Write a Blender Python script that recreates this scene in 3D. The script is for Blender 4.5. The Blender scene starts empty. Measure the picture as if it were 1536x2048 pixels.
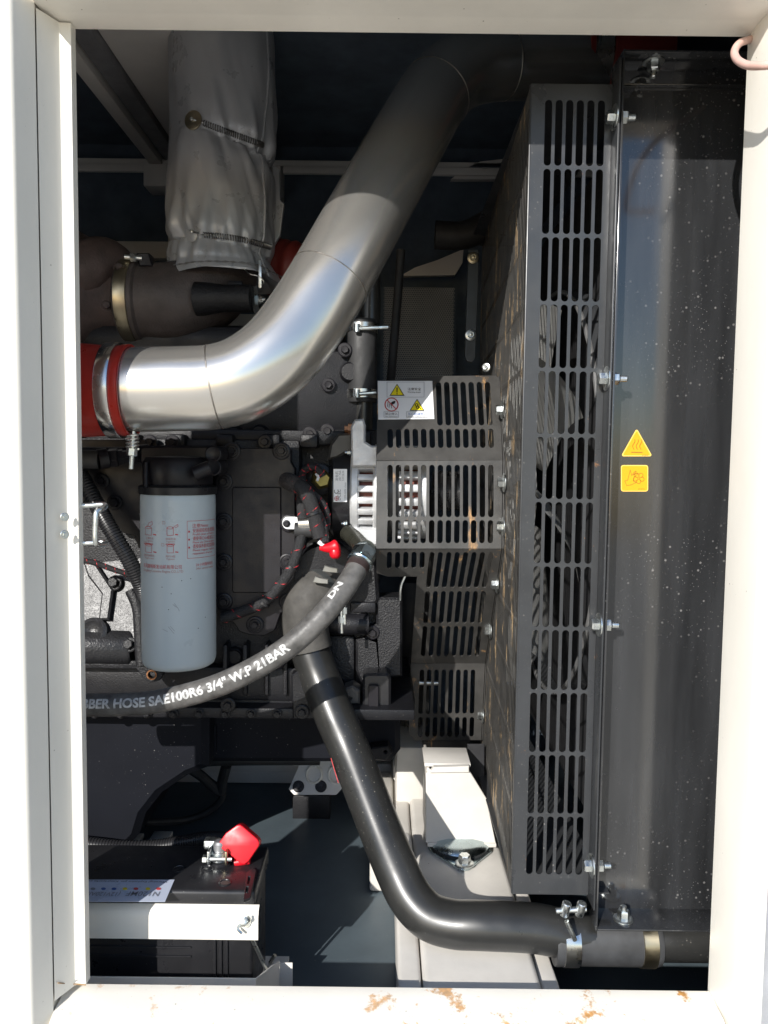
import bpy, bmesh, math, random
from mathutils import Vector, Matrix, noise
random.seed(7)
sc = bpy.context.scene
R_ = math.radians
# ------------------------------------------------------------------ camera
FPX = 1538.0; CAM = Vector((0, -0.92, 0)); PITCH = R_(3.93); ROLL = 0.0115
cam_rot = Matrix.Rotation(math.pi/2 - PITCH, 3, 'X') @ Matrix.Rotation(ROLL, 3, 'Z')
cd = bpy.data.cameras.new('camera'); cam = bpy.data.objects.new('camera', cd); sc.collection.objects.link(cam)
cam.matrix_world = Matrix.Translation(CAM) @ cam_rot.to_4x4()
cd.sensor_fit = 'VERTICAL'; cd.sensor_height = 24.0; cd.lens = FPX/2048*24.0
cd.clip_start = 0.02; cd.clip_end = 500
sc.camera = cam
# ------------------------------------------------------------------ light
SUN_D = Vector((14.6, 30, -16.4)).normalized()          # direction the sunlight travels
world = bpy.data.worlds.new('World'); sc.world = world; world.use_nodes = True
wn = world.node_tree.nodes; wl = world.node_tree.links
sky = wn.new('ShaderNodeTexSky'); sky.sky_type = 'NISHITA'; sky.sun_disc = False; sky.ozone_density = 3.0; sky.dust_density = 0.5
sky.sun_elevation = math.asin(-SUN_D.z); sky.sun_rotation = math.atan2(-SUN_D.x, -SUN_D.y)
wl.new(sky.outputs[0], wn['Background'].inputs[0]); wn['Background'].inputs[1].default_value = 0.15
sl = bpy.data.lights.new('sun', 'SUN'); sl.energy = 5.0; sl.angle = R_(0.53); sl.color = (1.0, 0.965, 0.91)
so = bpy.data.objects.new('sun', sl); sc.collection.objects.link(so)
so.rotation_euler = SUN_D.to_track_quat('-Z', 'Y').to_euler(); so.location = (-2, -4, 3)
sc.view_settings.view_transform = 'Standard'; sc.view_settings.look = 'None'
sc.view_settings.exposure = 0.27; sc.view_settings.gamma = 1.0
sc.render.engine = 'CYCLES'
sc.cycles.max_bounces = 8; sc.cycles.diffuse_bounces = 4; sc.cycles.glossy_bounces = 4

# ------------------------------------------------------------------ pixel helpers (photo pixel -> point)
def ray(px, py): return cam_rot @ Vector(((px-768)/FPX, (1024-py)/FPX, -1))
def P(px, py, Y): d = ray(px, py); return CAM + d*((Y-CAM.y)/d.y)
def PX(px, py, X): d = ray(px, py); return CAM + d*((X-CAM.x)/d.x)
def PZ(px, py, Z): d = ray(px, py); return CAM + d*((Z-CAM.z)/d.z)
def mpp(Y): return (Y-CAM.y)/FPX
class Plane:
    def __init__(s, o, e1, e2): s.o = Vector(o); s.e1 = Vector(e1).normalized(); n = s.e1.cross(Vector(e2)); s.n = n.normalized(); s.e2 = s.n.cross(s.e1)
    def px(s, x, y):
        d = ray(x, y); p = CAM + d*((s.o-CAM).dot(s.n)/d.dot(s.n)); q = p-s.o
        return (q.dot(s.e1), q.dot(s.e2))
    def w(s, u, v, h=0): return s.o + s.e1*u + s.e2*v + s.n*h
def YP(Y): return Plane((0, Y, 0), (1, 0, 0), (0, 0, 1))     # normal points to -Y (to the camera)

# ------------------------------------------------------------------ materials
MATS = {}
def mat(name, base, rough=0.5, metal=0.0, var=0.25, vscale=14, bump=0.0, bscale=300, spots=None, sscale=70, ssize=0.11, rust=None, rscale=9, rth=0.6, stretch=(1,1,1), rstretch=(1,1,1), coat=0.0, rvar=0.12, spec=0.5, rustmask=None, rust_col=(0.34,0.15,0.045)):
    if name in MATS: return MATS[name]
    m = bpy.data.materials.new(name); m.use_nodes = True; nt = m.node_tree; N = nt.nodes; L = nt.links
    b = N['Principled BSDF']; tc = N.new('ShaderNodeTexCoord'); src = tc.outputs['Object']
    ge = N.new('ShaderNodeNewGeometry'); src = ge.outputs['Position']
    def mapped(s):
        if tuple(s) == (1,1,1): return src
        mp = N.new('ShaderNodeMapping'); mp.inputs['Scale'].default_value = s; L.new(src, mp.inputs[0]); return mp.outputs[0]
    def noise_(scale, detail=5, st=(1,1,1), rough_=0.6):
        n = N.new('ShaderNodeTexNoise'); n.inputs['Scale'].default_value = scale; n.inputs['Detail'].default_value = detail
        n.inputs['Roughness'].default_value = rough_; L.new(mapped(st), n.inputs['Vector']); return n.outputs[0]
    def ramp(inp, a, c):
        r = N.new('ShaderNodeMapRange'); r.inputs[1].default_value = a; r.inputs[2].default_value = c; r.clamp = True; L.new(inp, r.inputs[0]); return r.outputs[0]
    def mix(fac, c1, c2):
        x = N.new('ShaderNodeMix'); x.data_type = 'RGBA'; L.new(fac, x.inputs[0])
        for i, c in ((6, c1), (7, c2)):
            if isinstance(c, tuple): x.inputs[i].default_value = (*c, 1)
            else: L.new(c, x.inputs[i])
        return x.outputs[2]
    dark = tuple(c*(1-var) for c in base); lite = tuple(min(1, c*(1+var*0.6)) for c in base)
    n1 = noise_(vscale, 6, stretch)
    col = mix(ramp(n1, 0.3, 0.7), dark, lite)
    rr = N.new('ShaderNodeMapRange'); rr.inputs[3].default_value = max(0.03, rough-rvar); rr.inputs[4].default_value = min(1, rough+rvar); rr.clamp = True
    rr.inputs[1].default_value = 0.3; rr.inputs[2].default_value = 0.7
    L.new(noise_(vscale*2.3, 5, stretch), rr.inputs[0]); rough_o = rr.outputs[0]; metal_o = None
    if spots:
        v = N.new('ShaderNodeTexVoronoi'); v.inputs['Scale'].default_value = sscale; L.new(src, v.inputs['Vector'])
        f = ramp(v.outputs['Distance'], ssize, ssize*0.55)
        v2 = N.new('ShaderNodeTexVoronoi'); v2.inputs['Scale'].default_value = sscale*2.7; L.new(src, v2.inputs['Vector'])
        f2 = ramp(v2.outputs['Distance'], ssize*0.9, ssize*0.5)
        mx = N.new('ShaderNodeMath'); mx.operation = 'MAXIMUM'; L.new(f, mx.inputs[0]); L.new(f2, mx.inputs[1])
        ml = N.new('ShaderNodeMath'); ml.operation = 'MULTIPLY'; L.new(mx.outputs[0], ml.inputs[0]); L.new(ramp(noise_(5, 3), 0.42, 0.62), ml.inputs[1])
        col = mix(ml.outputs[0], col, spots)
    if rust is not None:
        f = ramp(noise_(rscale, 8, rstretch, 0.7), rth, rth+0.06)
        if rustmask:                                    # world z window in which the rust sits
            sp = N.new('ShaderNodeSeparateXYZ'); L.new(src, sp.inputs[0])
            for axis, a, c in rustmask:
                g = ramp(sp.outputs[axis], a, c); mm = N.new('ShaderNodeMath'); mm.operation = 'MULTIPLY'; L.new(f, mm.inputs[0]); L.new(g, mm.inputs[1]); f = mm.outputs[0]
        rc = mix(ramp(noise_(rscale*6, 4), 0.35, 0.65), rust_col, tuple(min(1, c*1.9) for c in rust_col))
        k = N.new('ShaderNodeMath'); k.operation = 'MULTIPLY'; L.new(f, k.inputs[0]); k.inputs[1].default_value = rust
        col = mix(k.outputs[0], col, rc)
    L.new(col, b.inputs['Base Color']); L.new(rough_o, b.inputs['Roughness']); b.inputs['Metallic'].default_value = metal
    b.inputs['Coat Weight'].default_value = coat; b.inputs['Coat Roughness'].default_value = 0.12
    b.inputs['Specular IOR Level'].default_value = spec
    if bump:
        bp = N.new('ShaderNodeBump'); bp.inputs['Strength'].default_value = bump; bp.inputs['Distance'].default_value = 0.002
        L.new(noise_(bscale, 3), bp.inputs['Height']); L.new(bp.outputs[0], b.inputs['Normal'])
    MATS[name] = m; return m
WHITE = mat('white_enclosure_paint', (0.80, 0.765, 0.69), 0.42, var=0.11, vscale=5, stretch=(1,1,0.35), bump=0.05, bscale=160, spots=(0.30,0.26,0.21), sscale=45, ssize=0.05)
SILLM = mat('white_paint_rusted', (0.80, 0.76, 0.68), 0.45, var=0.08, vscale=7, bump=0.05, bscale=160, rust=0.95, rscale=26, rth=0.565, rustmask=[(0, -1.0, 0.3)], spots=(0.2,0.17,0.14), sscale=45, ssize=0.06, rust_col=(0.36,0.17,0.035))
FRAMEW = mat('white_frame_paint', (0.64, 0.61, 0.56), 0.45, var=0.16, vscale=7, bump=0.06, bscale=120, spots=(0.25,0.2,0.15), sscale=40, ssize=0.045, rust=0.6, rscale=11, rth=0.70)
PANEL = mat('black_gloss_panel', (0.027, 0.028, 0.030), 0.13, var=0.45, vscale=28, stretch=(1,1,0.10), spots=(0.16,0.157,0.153), sscale=80, ssize=0.155, rvar=0.05, coat=1.0)
STRIP = mat('black_satin_sheet', (0.036, 0.038, 0.041), 0.34, var=0.25, vscale=8, spots=(0.16,0.15,0.14), sscale=90, ssize=0.13, rust=0.55, rscale=30, rth=0.67, rvar=0.1)
GUARD = mat('dusty_black_guard_sheet', (0.056, 0.054, 0.051), 0.42, var=0.35, vscale=18, bump=0.08, bscale=220, rust=0.75, rscale=26, rth=0.60, rstretch=(1,1,0.22), rvar=0.12, rust_col=(0.30,0.17,0.07))
MESHM = mat('rusty_black_fan_guard_sheet', (0.070, 0.066, 0.060), 0.5, var=0.4, vscale=16, rust=0.85, rscale=26, rth=0.565, rstretch=(1,1,0.3), rust_col=(0.30,0.21,0.115))
ENG = mat('black_engine_paint', (0.010, 0.010, 0.012), 0.42, spec=0.35, var=0.3, vscale=12, bump=0.35, bscale=420, rvar=0.12, spots=(0.08,0.075,0.07), sscale=110, ssize=0.10)
ENGS = mat('black_smooth_engine_paint', (0.010, 0.009, 0.012), 0.42, spec=0.35, var=0.25, vscale=12, bump=0.12, bscale=500)
CAST = mat('coarse_black_casting', (0.014, 0.014, 0.016), 0.40, spec=0.4, var=0.35, vscale=20, bump=0.8, bscale=330, spots=(0.13,0.12,0.11), sscale=130, ssize=0.10)
PAN = mat('black_sump_paint', (0.012, 0.013, 0.017), 0.5, spec=0.06, var=0.2, vscale=4, bump=0.06, bscale=200, spots=(0.25,0.24,0.23), sscale=85, ssize=0.085, rvar=0.04)
RUSTC = mat('rusty_turbo_casting', (0.085, 0.058, 0.052), 0.6, var=0.45, vscale=22, bump=0.6, bscale=260)
ELB = mat('heat_tinted_exhaust_casting', (0.085, 0.068, 0.062), 0.5, var=0.5, vscale=14, bump=0.7, bscale=300)
STEEL = mat('brushed_stainless', (0.70, 0.675, 0.63), 0.25, 0.88, var=0.08, vscale=4, spots=(0.85,0.83,0.80), sscale=60, ssize=0.085, rvar=0.02)
BAND = mat('clamp_stainless', (0.66, 0.65, 0.62), 0.25, 1.0, var=0.1)
BRASSY = mat('straw_clamp_steel', (0.46, 0.40, 0.28), 0.35, 1.0, var=0.25)
ZINC = mat('zinc_plate', (0.70, 0.73, 0.72), 0.33, 1.0, var=0.18, vscale=60)
ZINCB = mat('blue_zinc_plate', (0.55, 0.64, 0.66), 0.25, 1.0, var=0.2, vscale=20)
COPPERN = mat('copper_nut', (0.55, 0.27, 0.14), 0.4, 1.0, var=0.3, vscale=90)
COPW = mat('copper_winding', (0.13, 0.028, 0.016), 0.45, 0.2, var=0.6, vscale=200)
ALU = mat('cast_aluminium', (0.62, 0.625, 0.63), 0.48, 0.45, var=0.15, vscale=50, bump=0.35, bscale=500)
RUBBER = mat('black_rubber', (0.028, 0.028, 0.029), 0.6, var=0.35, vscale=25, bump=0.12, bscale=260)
DRUBBER = mat('dusty_rubber', (0.066, 0.062, 0.056), 0.75, var=0.45, vscale=30, bump=0.2, bscale=200)
HOSEM = mat('scuffed_hose_rubber', (0.105, 0.101, 0.096), 0.5, var=0.6, vscale=45, bump=0.15, bscale=300)
PLASTB = mat('black_plastic', (0.018, 0.018, 0.020), 0.35, var=0.3, spots=(0.09,0.085,0.08), sscale=100, ssize=0.09)
GPIPE = mat('gloss_black_pipe', (0.024, 0.024, 0.023), 0.34, var=0.4, vscale=10, spots=(0.20,0.185,0.16), sscale=120, ssize=0.14, rvar=0.08, coat=0.15)
FOAM = mat('dark_acoustic_foam', (0.10, 0.13, 0.17), 0.9, var=0.25, bump=0.3, bscale=400)  # foam colour lifted towards blue to stand in for lens haze
JACK = mat('silver_grey_cloth', (0.47, 0.48, 0.50), 0.34, 0.25, var=0.08, vscale=10, bump=0.15, bscale=900)
FILT = mat('pale_grey_filter_paint', (0.50, 0.56, 0.58), 0.36, var=0.05, vscale=7)
REDS = mat('red_silicone', (0.42, 0.028, 0.018), 0.35, var=0.25, vscale=16)
REDP = mat('bright_red_vinyl', (0.62, 0.004, 0.014), 0.42, var=0.06)
DRED = mat('dark_red_hose', (0.20, 0.028, 0.022), 0.5, var=0.3)
TRACER = mat('red_tracer_thread', (0.55, 0.03, 0.04), 0.6, var=0.2)
BRAID = mat('black_braided_sleeve', (0.020, 0.020, 0.022), 0.55, var=0.9, vscale=420, bump=0.9, bscale=900)
ORANGE = mat('orange_decal', (0.80, 0.36, 0.005), 0.35, var=0.05)
PALEOR = mat('pale_orange_border', (0.86, 0.56, 0.12), 0.35, var=0.05)
BROWNP = mat('brown_print', (0.28, 0.12, 0.01), 0.5, var=0.05)
WDEC = mat('white_decal', (0.78, 0.79, 0.80), 0.35, var=0.04)
YDEC = mat('yellow_print', (0.80, 0.66, 0.02), 0.4, var=0.05)
BLKP = mat('black_print', (0.02, 0.02, 0.022), 0.5, var=0.1)
GREYP = mat('grey_print', (0.22, 0.23, 0.26), 0.5, var=0.1)
BLUEP = mat('blue_print', (0.05, 0.12, 0.35), 0.5, var=0.1)
REDPR = mat('red_print', (0.55, 0.06, 0.06), 0.5, var=0.15)
REDFAINT = mat('faded_red_print', (0.50, 0.22, 0.20), 0.5, var=0.2)
WHP = mat('white_print', (0.74, 0.75, 0.75), 0.5, var=0.08, vscale=60)
FLOORM = mat('grey_blue_floor_paint', (0.088, 0.114, 0.132), 0.42, spec=0.3, var=0.22, vscale=6, spots=(0.24,0.24,0.23), sscale=60, ssize=0.07, rvar=0.08)
GROUNDM = mat('pale_concrete', (0.52, 0.475, 0.40), 0.85, var=0.2, vscale=3, bump=0.2, bscale=60)
CLOTHC = mat('pink_cable_sheath', (0.62, 0.40, 0.34), 0.4, var=0.15, vscale=30)
BELTM = mat('belt_rubber', (0.03, 0.03, 0.03), 0.45, var=0.3)
FANM = mat('grey_fan_plastic', (0.36, 0.36, 0.35), 0.45, var=0.2)
DPERF = mat('perforated_grey_sheet', (0.30, 0.30, 0.31), 0.5, var=0.15)
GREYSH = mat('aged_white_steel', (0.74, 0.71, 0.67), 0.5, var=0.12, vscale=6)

# ------------------------------------------------------------------ object helpers
C = sc.collection
WL = {}
def thing(name, label, cat, loc=(0,0,0), group=None):
    o = bpy.data.objects.new(name, None); C.objects.link(o); o.empty_display_size = 0.02
    o.location = loc; WL[o.name] = Vector(loc); o['label'] = label; o['category'] = cat
    if group: o['group'] = group
    return o
def mesh_of(bm, name='m'):
    bmesh.ops.recalc_face_normals(bm, faces=bm.faces); me = bpy.data.meshes.new(name); bm.to_mesh(me); bm.free(); return me
def put(name, me, m, parent=None, smooth=35, base=False):
    if isinstance(me, bmesh.types.BMesh): me = mesh_of(me, name)
    co = [v.co for v in me.vertices]
    lo = Vector([min(c[i] for c in co) for i in range(3)]); hi = Vector([max(c[i] for c in co) for i in range(3)])
    ctr = (lo+hi)/2
    if base: ctr.z = lo.z
    me.transform(Matrix.Translation(-ctr)); me.name = name
    me.materials.clear(); me.materials.append(m)
    if smooth: me.shade_smooth(); me.set_sharp_from_angle(angle=R_(smooth))
    else: me.shade_flat()
    o = bpy.data.objects.new(name, me); C.objects.link(o); WL[o.name] = ctr
    if parent: o.parent = parent; o.location = ctr - WL[parent.name]
    else: o.location = ctr
    return o
def solo(name, me, m, label, cat, group=None, smooth=35):
    o = put(name, me, m, None, smooth, base=True); o['label'] = label; o['category'] = cat
    if group: o['group'] = group
    return o
def struct(name, me, m, smooth=35):
    o = put(name, me, m, None, smooth); o['kind'] = 'structure'; return o
def box(lo, hi, bev=0.0, seg=2, bm=None):
    bm2 = bmesh.new(); bmesh.ops.create_cube(bm2, size=1)
    lo = Vector(lo); hi = Vector(hi); d = hi-lo; c = (hi+lo)/2
    for v in bm2.verts: v.co = Vector((v.co.x*d.x, v.co.y*d.y, v.co.z*d.z)) + c
    if bev: bmesh.ops.bevel(bm2, geom=bm2.edges[:], offset=min(bev, min(abs(x) for x in d)*0.45), segments=seg, affect='EDGES', profile=0.5)
    return join(bm, bm2)
def join(bm, bm2):
    if bm is None: return bm2
    me = bpy.data.meshes.new('t'); bm2.to_mesh(me); bm.from_mesh(me); bpy.data.meshes.remove(me); bm2.free(); return bm
def pbox(x0, y0, x1, y1, Y, depth, bev=0.002, bm=None, seg=2):
    "a box whose front face covers the pixel rectangle on the plane Y"
    a = P(x0, y1, Y); b = P(x1, y0, Y)
    return box((a.x, Y, a.z), (b.x, Y+depth, b.z), bev, seg, bm)
def catmull(pts, n=8):
    pts = [Vector(p) for p in pts]
    if len(pts) < 3: return pts
    out = []
    Q = [2*pts[0]-pts[1]] + pts + [2*pts[-1]-pts[-2]]
    for i in range(1, len(Q)-2):
        a, b, c, d = Q[i-1:i+3]
        for k in range(n):
            t = k/n
            out.append(0.5*((2*b) + (c-a)*t + (2*a-5*b+4*c-d)*t*t + (3*b-a-3*c+d)*t**3))
    out.append(pts[-1]); return out
def frames(path, up=Vector((0, 0, 1))):
    T = []
    for i in range(len(path)):
        T.append((path[min(i+1, len(path)-1)] - path[max(i-1, 0)]).normalized())
    n = up - T[0]*up.dot(T[0])
    if n.length < 1e-3: n = Vector((1, 0, 0)) - T[0]*T[0].x
    n.normalize(); F = []
    for t in T:
        n = n - t*n.dot(t); n.normalize(); F.append((t, n, t.cross(n)))
    return F
def tube(path, r, seg=20, caps=True, bm=None, rf=None):
    bm2 = bmesh.new(); F = frames(path); rings = []
    for i, (p, (t, n, b)) in enumerate(zip(path, F)):
        ri = r[i] if isinstance(r, (list, tuple)) else r
        if rf: ri = rf(i, ri)
        rings.append([bm2.verts.new(p + (n*math.cos(a)+b*math.sin(a))*ri) for a in [2*math.pi*k/seg for k in range(seg)]])
    for A, B in zip(rings, rings[1:]):
        for k in range(seg): bm2.faces.new((A[k], A[(k+1)%seg], B[(k+1)%seg], B[k]))
    if caps: bm2.faces.new(rings[0][::-1]); bm2.faces.new(rings[-1])
    return join(bm, bm2)
def lathe(p, d, prof, seg=40, bm=None, caps=True):
    d = Vector(d).normalized(); p = Vector(p)
    n = d.orthogonal().normalized(); b = d.cross(n); bm2 = bmesh.new(); rings = []
    for t, r in prof: rings.append([bm2.verts.new(p + d*t + (n*math.cos(a)+b*math.sin(a))*max(r, 1e-5)) for a in [2*math.pi*(k+0.5)/seg for k in range(seg)]])
    for A, B in zip(rings, rings[1:]):
        for k in range(seg): bm2.faces.new((A[k], A[(k+1)%seg], B[(k+1)%seg], B[k]))
    if caps: bm2.faces.new(rings[0][::-1]); bm2.faces.new(rings[-1])
    return join(bm, bm2)
def coil(path, R, r, turns, seg=6, per=10, bm=None):
    "a helical spring round the path"
    L = [0]
    for a, b in zip(path, path[1:]): L.append(L[-1]+(b-a).length)
    F = frames(path); pts = []
    n = int(turns*per)
    for i in range(n+1):
        s = L[-1]*i/n; j = max(k for k in range(len(L)) if L[k] <= s+1e-9); j = min(j, len(path)-2)
        f = (s-L[j])/max(1e-9, L[j+1]-L[j]); c = path[j].lerp(path[j+1], f); t, nn, b = F[j]
        a = 2*math.pi*turns*i/n; pts.append(c + (nn*math.cos(a)+b*math.sin(a))*R)
    return tube(pts, r, seg, True, bm)
def flat(loops, pl, thick, bev=0.0, h=0.0, bseg=1):
    "a sheet on a plane: loops = outline and holes in plane units; top face at height h, thickness behind it"
    cu = bpy.data.curves.new('c', 'CURVE'); cu.dimensions = '2D'; cu.fill_mode = 'BOTH'; cu.extrude = max(1e-6, thick/2-bev)
    cu.bevel_depth = bev; cu.bevel_resolution = bseg-1
    for lp in loops:
        s = cu.splines.new('POLY'); s.points.add(len(lp)-1); s.use_cyclic_u = True
        for q, (u, v) in zip(s.points, lp): q.co = (u+random.uniform(-6e-6, 6e-6), v+random.uniform(-6e-6, 6e-6), 0, 1)
    ob = bpy.data.objects.new('c', cu); me = bpy.data.meshes.new_from_object(ob)
    bpy.data.objects.remove(ob); bpy.data.curves.remove(cu)
    if bev:   # the bevel grows outwards; fine for sheets
        pass
    for v in me.vertices: v.co = pl.w(v.co.x, v.co.y, v.co.z - thick/2 + h)
    bm = bmesh.new(); bm.from_mesh(me); bmesh.ops.remove_doubles(bm, verts=bm.verts, dist=1e-6); bpy.data.meshes.remove(me)
    return bm
def pxflat(loops_px, pl, thick, bev=0.0, h=0.0, bm=None): return join(bm, flat([[pl.px(*q) for q in lp] for lp in loops_px], pl, thick, bev, h))
def rrect(x0, y0, x1, y1, r, n=4):
    out = []
    for cx, cy, a0 in ((x1-r, y1-r, 0), (x0+r, y1-r, 90), (x0+r, y0+r, 180), (x1-r, y0+r, 270)):
        for k in range(n+1): a = R_(a0+90*k/n); out.append((cx+r*math.cos(a), cy+r*math.sin(a)))
    return out
def slot(xa, ya, xb, yb, w, n=5):
    "stadium between two end centres"
    a = math.atan2(yb-ya, xb-xa); out = []
    for k in range(n+1): t = a-math.pi/2+math.pi*k/n; out.append((xb+w/2*math.cos(t), yb+w/2*math.sin(t)))
    for k in range(n+1): t = a+math.pi/2+math.pi*k/n; out.append((xa+w/2*math.cos(t), ya+w/2*math.sin(t)))
    return out
def circ(x, y, r, n=20): return [(x+r*math.cos(2*math.pi*k/n), y+r*math.sin(2*math.pi*k/n)) for k in range(n)]
def text_mesh(s, size, bold=0.0, space=1.0):
    cu = bpy.data.curves.new('t', 'FONT'); cu.body = s; cu.size = size; cu.offset = bold; cu.resolution_u = 3; cu.space_character = space
    ob = bpy.data.objects.new('t', cu); me = bpy.data.meshes.new_from_object(ob); bpy.data.objects.remove(ob); bpy.data.curves.remove(cu)
    return me
def slice_mesh(me, dx, dy):
    bm = bmesh.new(); bm.from_mesh(me); xs = [v.co.x for v in bm.verts]; ys = [v.co.y for v in bm.verts]
    for ax, lo, hi, d in ((0, min(xs), max(xs), dx), (1, min(ys), max(ys), dy)):
        k = lo + d
        while d and k < hi:
            co = Vector((0, 0, 0)); co[ax] = k; no = Vector((0, 0, 0)); no[ax] = 1
            bmesh.ops.bisect_plane(bm, geom=bm.verts[:]+bm.edges[:]+bm.faces[:], plane_co=co, plane_no=no); k += d
    bm.to_mesh(me); bm.free(); return me
def text_on(pl, s, u, v, size, m, parent, bold=0.0, rot=0.0, h=0.0006, width=None, name='printed_text', squash=1.0):
    me = text_mesh(s, size, bold)
    if not me.vertices: return None
    w = max(p.co.x for p in me.vertices); k = (width/w if width else 1.0)
    c, sn = math.cos(rot), math.sin(rot)
    for p in me.vertices:
        x, y = p.co.x*k, p.co.y*squash; p.co = pl.w(u+x*c-y*sn, v+x*sn+y*c, h)
    return put(name, me, m, parent, 0)
def lines_on(pl, polys, w, m, parent, h=0.0006, name='printed_icon', closed=False):
    "thin strokes as flat strips"
    bm = bmesh.new()
    for pts in polys:
        pts = [Vector((*p, 0)) for p in pts]; n = len(pts)
        for i in range(n if closed else n-1):
            a, b = pts[i], pts[(i+1) % n]; d = (b-a)
            if d.length < 1e-7: continue
            d.normalize(); q = Vector((-d.y, d.x, 0))*w/2; a2, b2 = a-d*w*0.3, b+d*w*0.3
            bm.faces.new([bm.verts.new(pl.w(z.x, z.y, h)) for z in (a2-q, b2-q, b2+q, a2+q)])
    return put(name, bm, m, parent, 0)
# shared fasteners -------------------------------------------------
def hexprof(r, h): return [(0, r), (h*0.85, r), (h, r*0.88)]
def make_bolt_mesh(r, h, fr, fh, tail=0.0, dome=False):
    bm = lathe((0,0,0), (0,0,1), [(0, fr), (fh*0.6, fr), (fh, fr*0.86)], 20)
    if dome: lathe((0,0,0), (0,0,1), [(fh, r), (fh+h*0.6, r*0.95), (fh+h, r*0.5)], 16, bm)
    else: lathe((0,0,0), (0,0,1), [(fh, r), (fh+h*0.82, r), (fh+h, r*0.86), (fh+h*0.97, r*0.45)], 6, bm)
    if tail: lathe((0,0,0), (0,0,1), [(fh+h*0.9, r*0.52), (fh+h+tail*0.85, r*0.52), (fh+h+tail, r*0.36)], 12, bm)
    me = mesh_of(bm, 'bolt'); me.shade_smooth(); me.set_sharp_from_angle(angle=R_(30)); return me
BOLTS = {}
def bolt(loc, axis, parent, m, key=(0.0065, 0.006, 0.011, 0.002, 0, False), name='bolt', spin=None):
    k = (key, m.name)
    if k not in BOLTS: me = make_bolt_mesh(*key); me.materials.append(m); BOLTS[k] = me
    o = bpy.data.objects.new(name, BOLTS[k]); C.objects.link(o); WL[o.name] = Vector(loc)
    q = Vector(axis).to_track_quat('Z', 'Y'); a = random.uniform(0, 1) if spin is None else spin
    o.rotation_euler = (q.to_matrix() @ Matrix.Rotation(a, 3, 'Z')).to_euler()
    o.parent = parent; o.location = Vector(loc) - WL[parent.name]; return o
BK = (0.0068, 0.006, 0.0125, 0.0025, 0, False)

# ================================================================== THE SETTING
FZ = -0.80; RAILZ = -0.697
struct('ground', box((-9, -12, -1.30), (9, 6, -1.25)), GROUNDM, 0)
struct('floor', box((-1.7, -0.02, FZ-0.01), (1.2, 1.30, FZ)), FLOORM, 0)
struct('wall_back', box((-1.7, 1.12, -0.90), (1.2, 1.14, 0.86)), FOAM, 0)
struct('wall_right', box((1.2, -0.1, -0.9), (1.22, 1.14, 0.86)), FOAM, 0)
struct('wall_left', box((-1.72, -0.1, -0.9), (-1.70, 1.14, 0.86)), FOAM, 0)
struct('fill_light_blocker', box((-1.70, -0.05, -0.95), (-0.80, 0.0, 0.50), 0.004), WHITE)  # unseen panel added to narrow the left opening and cut fill light inside
struct('ceiling', box((-1.72, -0.12, 0.80), (1.22, 1.14, 0.82)), FOAM, 0)

# ---------------- white door frame
fr = thing('door_frame', 'white painted steel door frame around the engine opening, rusted along its sill', 'door frame', (0, 0, -0.95))
XL = -0.379; XR = 0.4195
def extr_x(prof, x0, x1, n=1):
    bm = bmesh.new(); A = [bm.verts.new((x0, y, z)) for y, z in prof]; B = [bm.verts.new((x1, y, z)) for y, z in prof]
    for k in range(len(prof)): bm.faces.new((A[k], A[(k+1) % len(prof)], B[(k+1) % len(prof)], B[k]))
    bm.faces.new(A); bm.faces.new(B[::-1]); return bm
def extr_z(prof, z0, z1):
    bm = bmesh.new(); A = [bm.verts.new((x, y, z0)) for x, y in prof]; B = [bm.verts.new((x, y, z1)) for x, y in prof]
    for k in range(len(prof)): bm.faces.new((A[k], A[(k+1) % len(prof)], B[(k+1) % len(prof)], B[k]))
    bm.faces.new(A); bm.faces.new(B[::-1]); return bm
# left post in plan: flat front, rounded nose, sloped return, then a front-facing rain lip
nose = [(-0.4145+.009*math.sin(R_(t)), -0.051-.009*math.cos(R_(t))) for t in range(0, 71, 10)]
put('post', extr_z([(-0.515, -0.060)] + nose + [(-0.3945, -0.030), (-0.3965, -0.027), (-0.3965, 0.016), (-0.515, 0.016)], -0.95, 0.80), WHITE, fr, 40)
put('post_liner', extr_z([(-0.3935, -0.0285), (-0.3800, -0.0008), (-0.3788, 0.0), (-0.3672, 0.0006), (-0.3667, 0.0014), (-0.3667, 0.014), (-0.3935, 0.014)], -0.6615, 0.4965), WHITE, fr, 25)
nose = [(XR+.018-.012*math.sin(R_(t)), -0.048-.012*math.cos(R_(t))) for t in range(80, -1, -10)]
put('post', extr_z([(XR, 0.016), (XR, 0.0), (XR+.003, -0.030)] + nose + [(XR+.030, -0.060), (XR+.030, 0.016)], -0.95, 0.80), WHITE, fr, 40)
put('gasket', box((XR+0.0302, -0.052, -0.95), (XR+0.0335, 0.0, 0.80), 0), RUBBER, fr)
put('post', box((XR+0.0338, -0.048, -0.95), (XR+0.75, 0.016, 0.80), 0.003, 2), mat('grey_side_wall', (0.30, 0.31, 0.33), 0.5), fr)  # plain grey block to the right of the gasket
prof = [(-0.060, 0.80), (-0.060, 0.505), (-0.057, 0.5015), (-0.052, 0.5005), (-0.014, 0.5015), (-0.010, 0.5005), (0.010, 0.4972), (0.014, 0.4968), (0.016, 0.4985), (0.016, 0.80)]
put('top_rail', extr_x(prof, -0.3942, XR+.012), WHITE, fr, 25)
put('top_rail', box((-1.7, -0.060, 0.505), (-0.5155, 0.016, 0.80), 0.004), WHITE, fr, 40)
zs = -0.6685
prof = [(0.016, zs-0.006), (0.012, zs), (-0.004, zs-0.001), (-0.010, zs-0.003), (-0.030, zs-0.005), (-0.042, zs-0.010), (-0.052, zs-0.020), (-0.058, zs-0.036), (-0.060, -0.95), (0.016, -0.95)]
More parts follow.
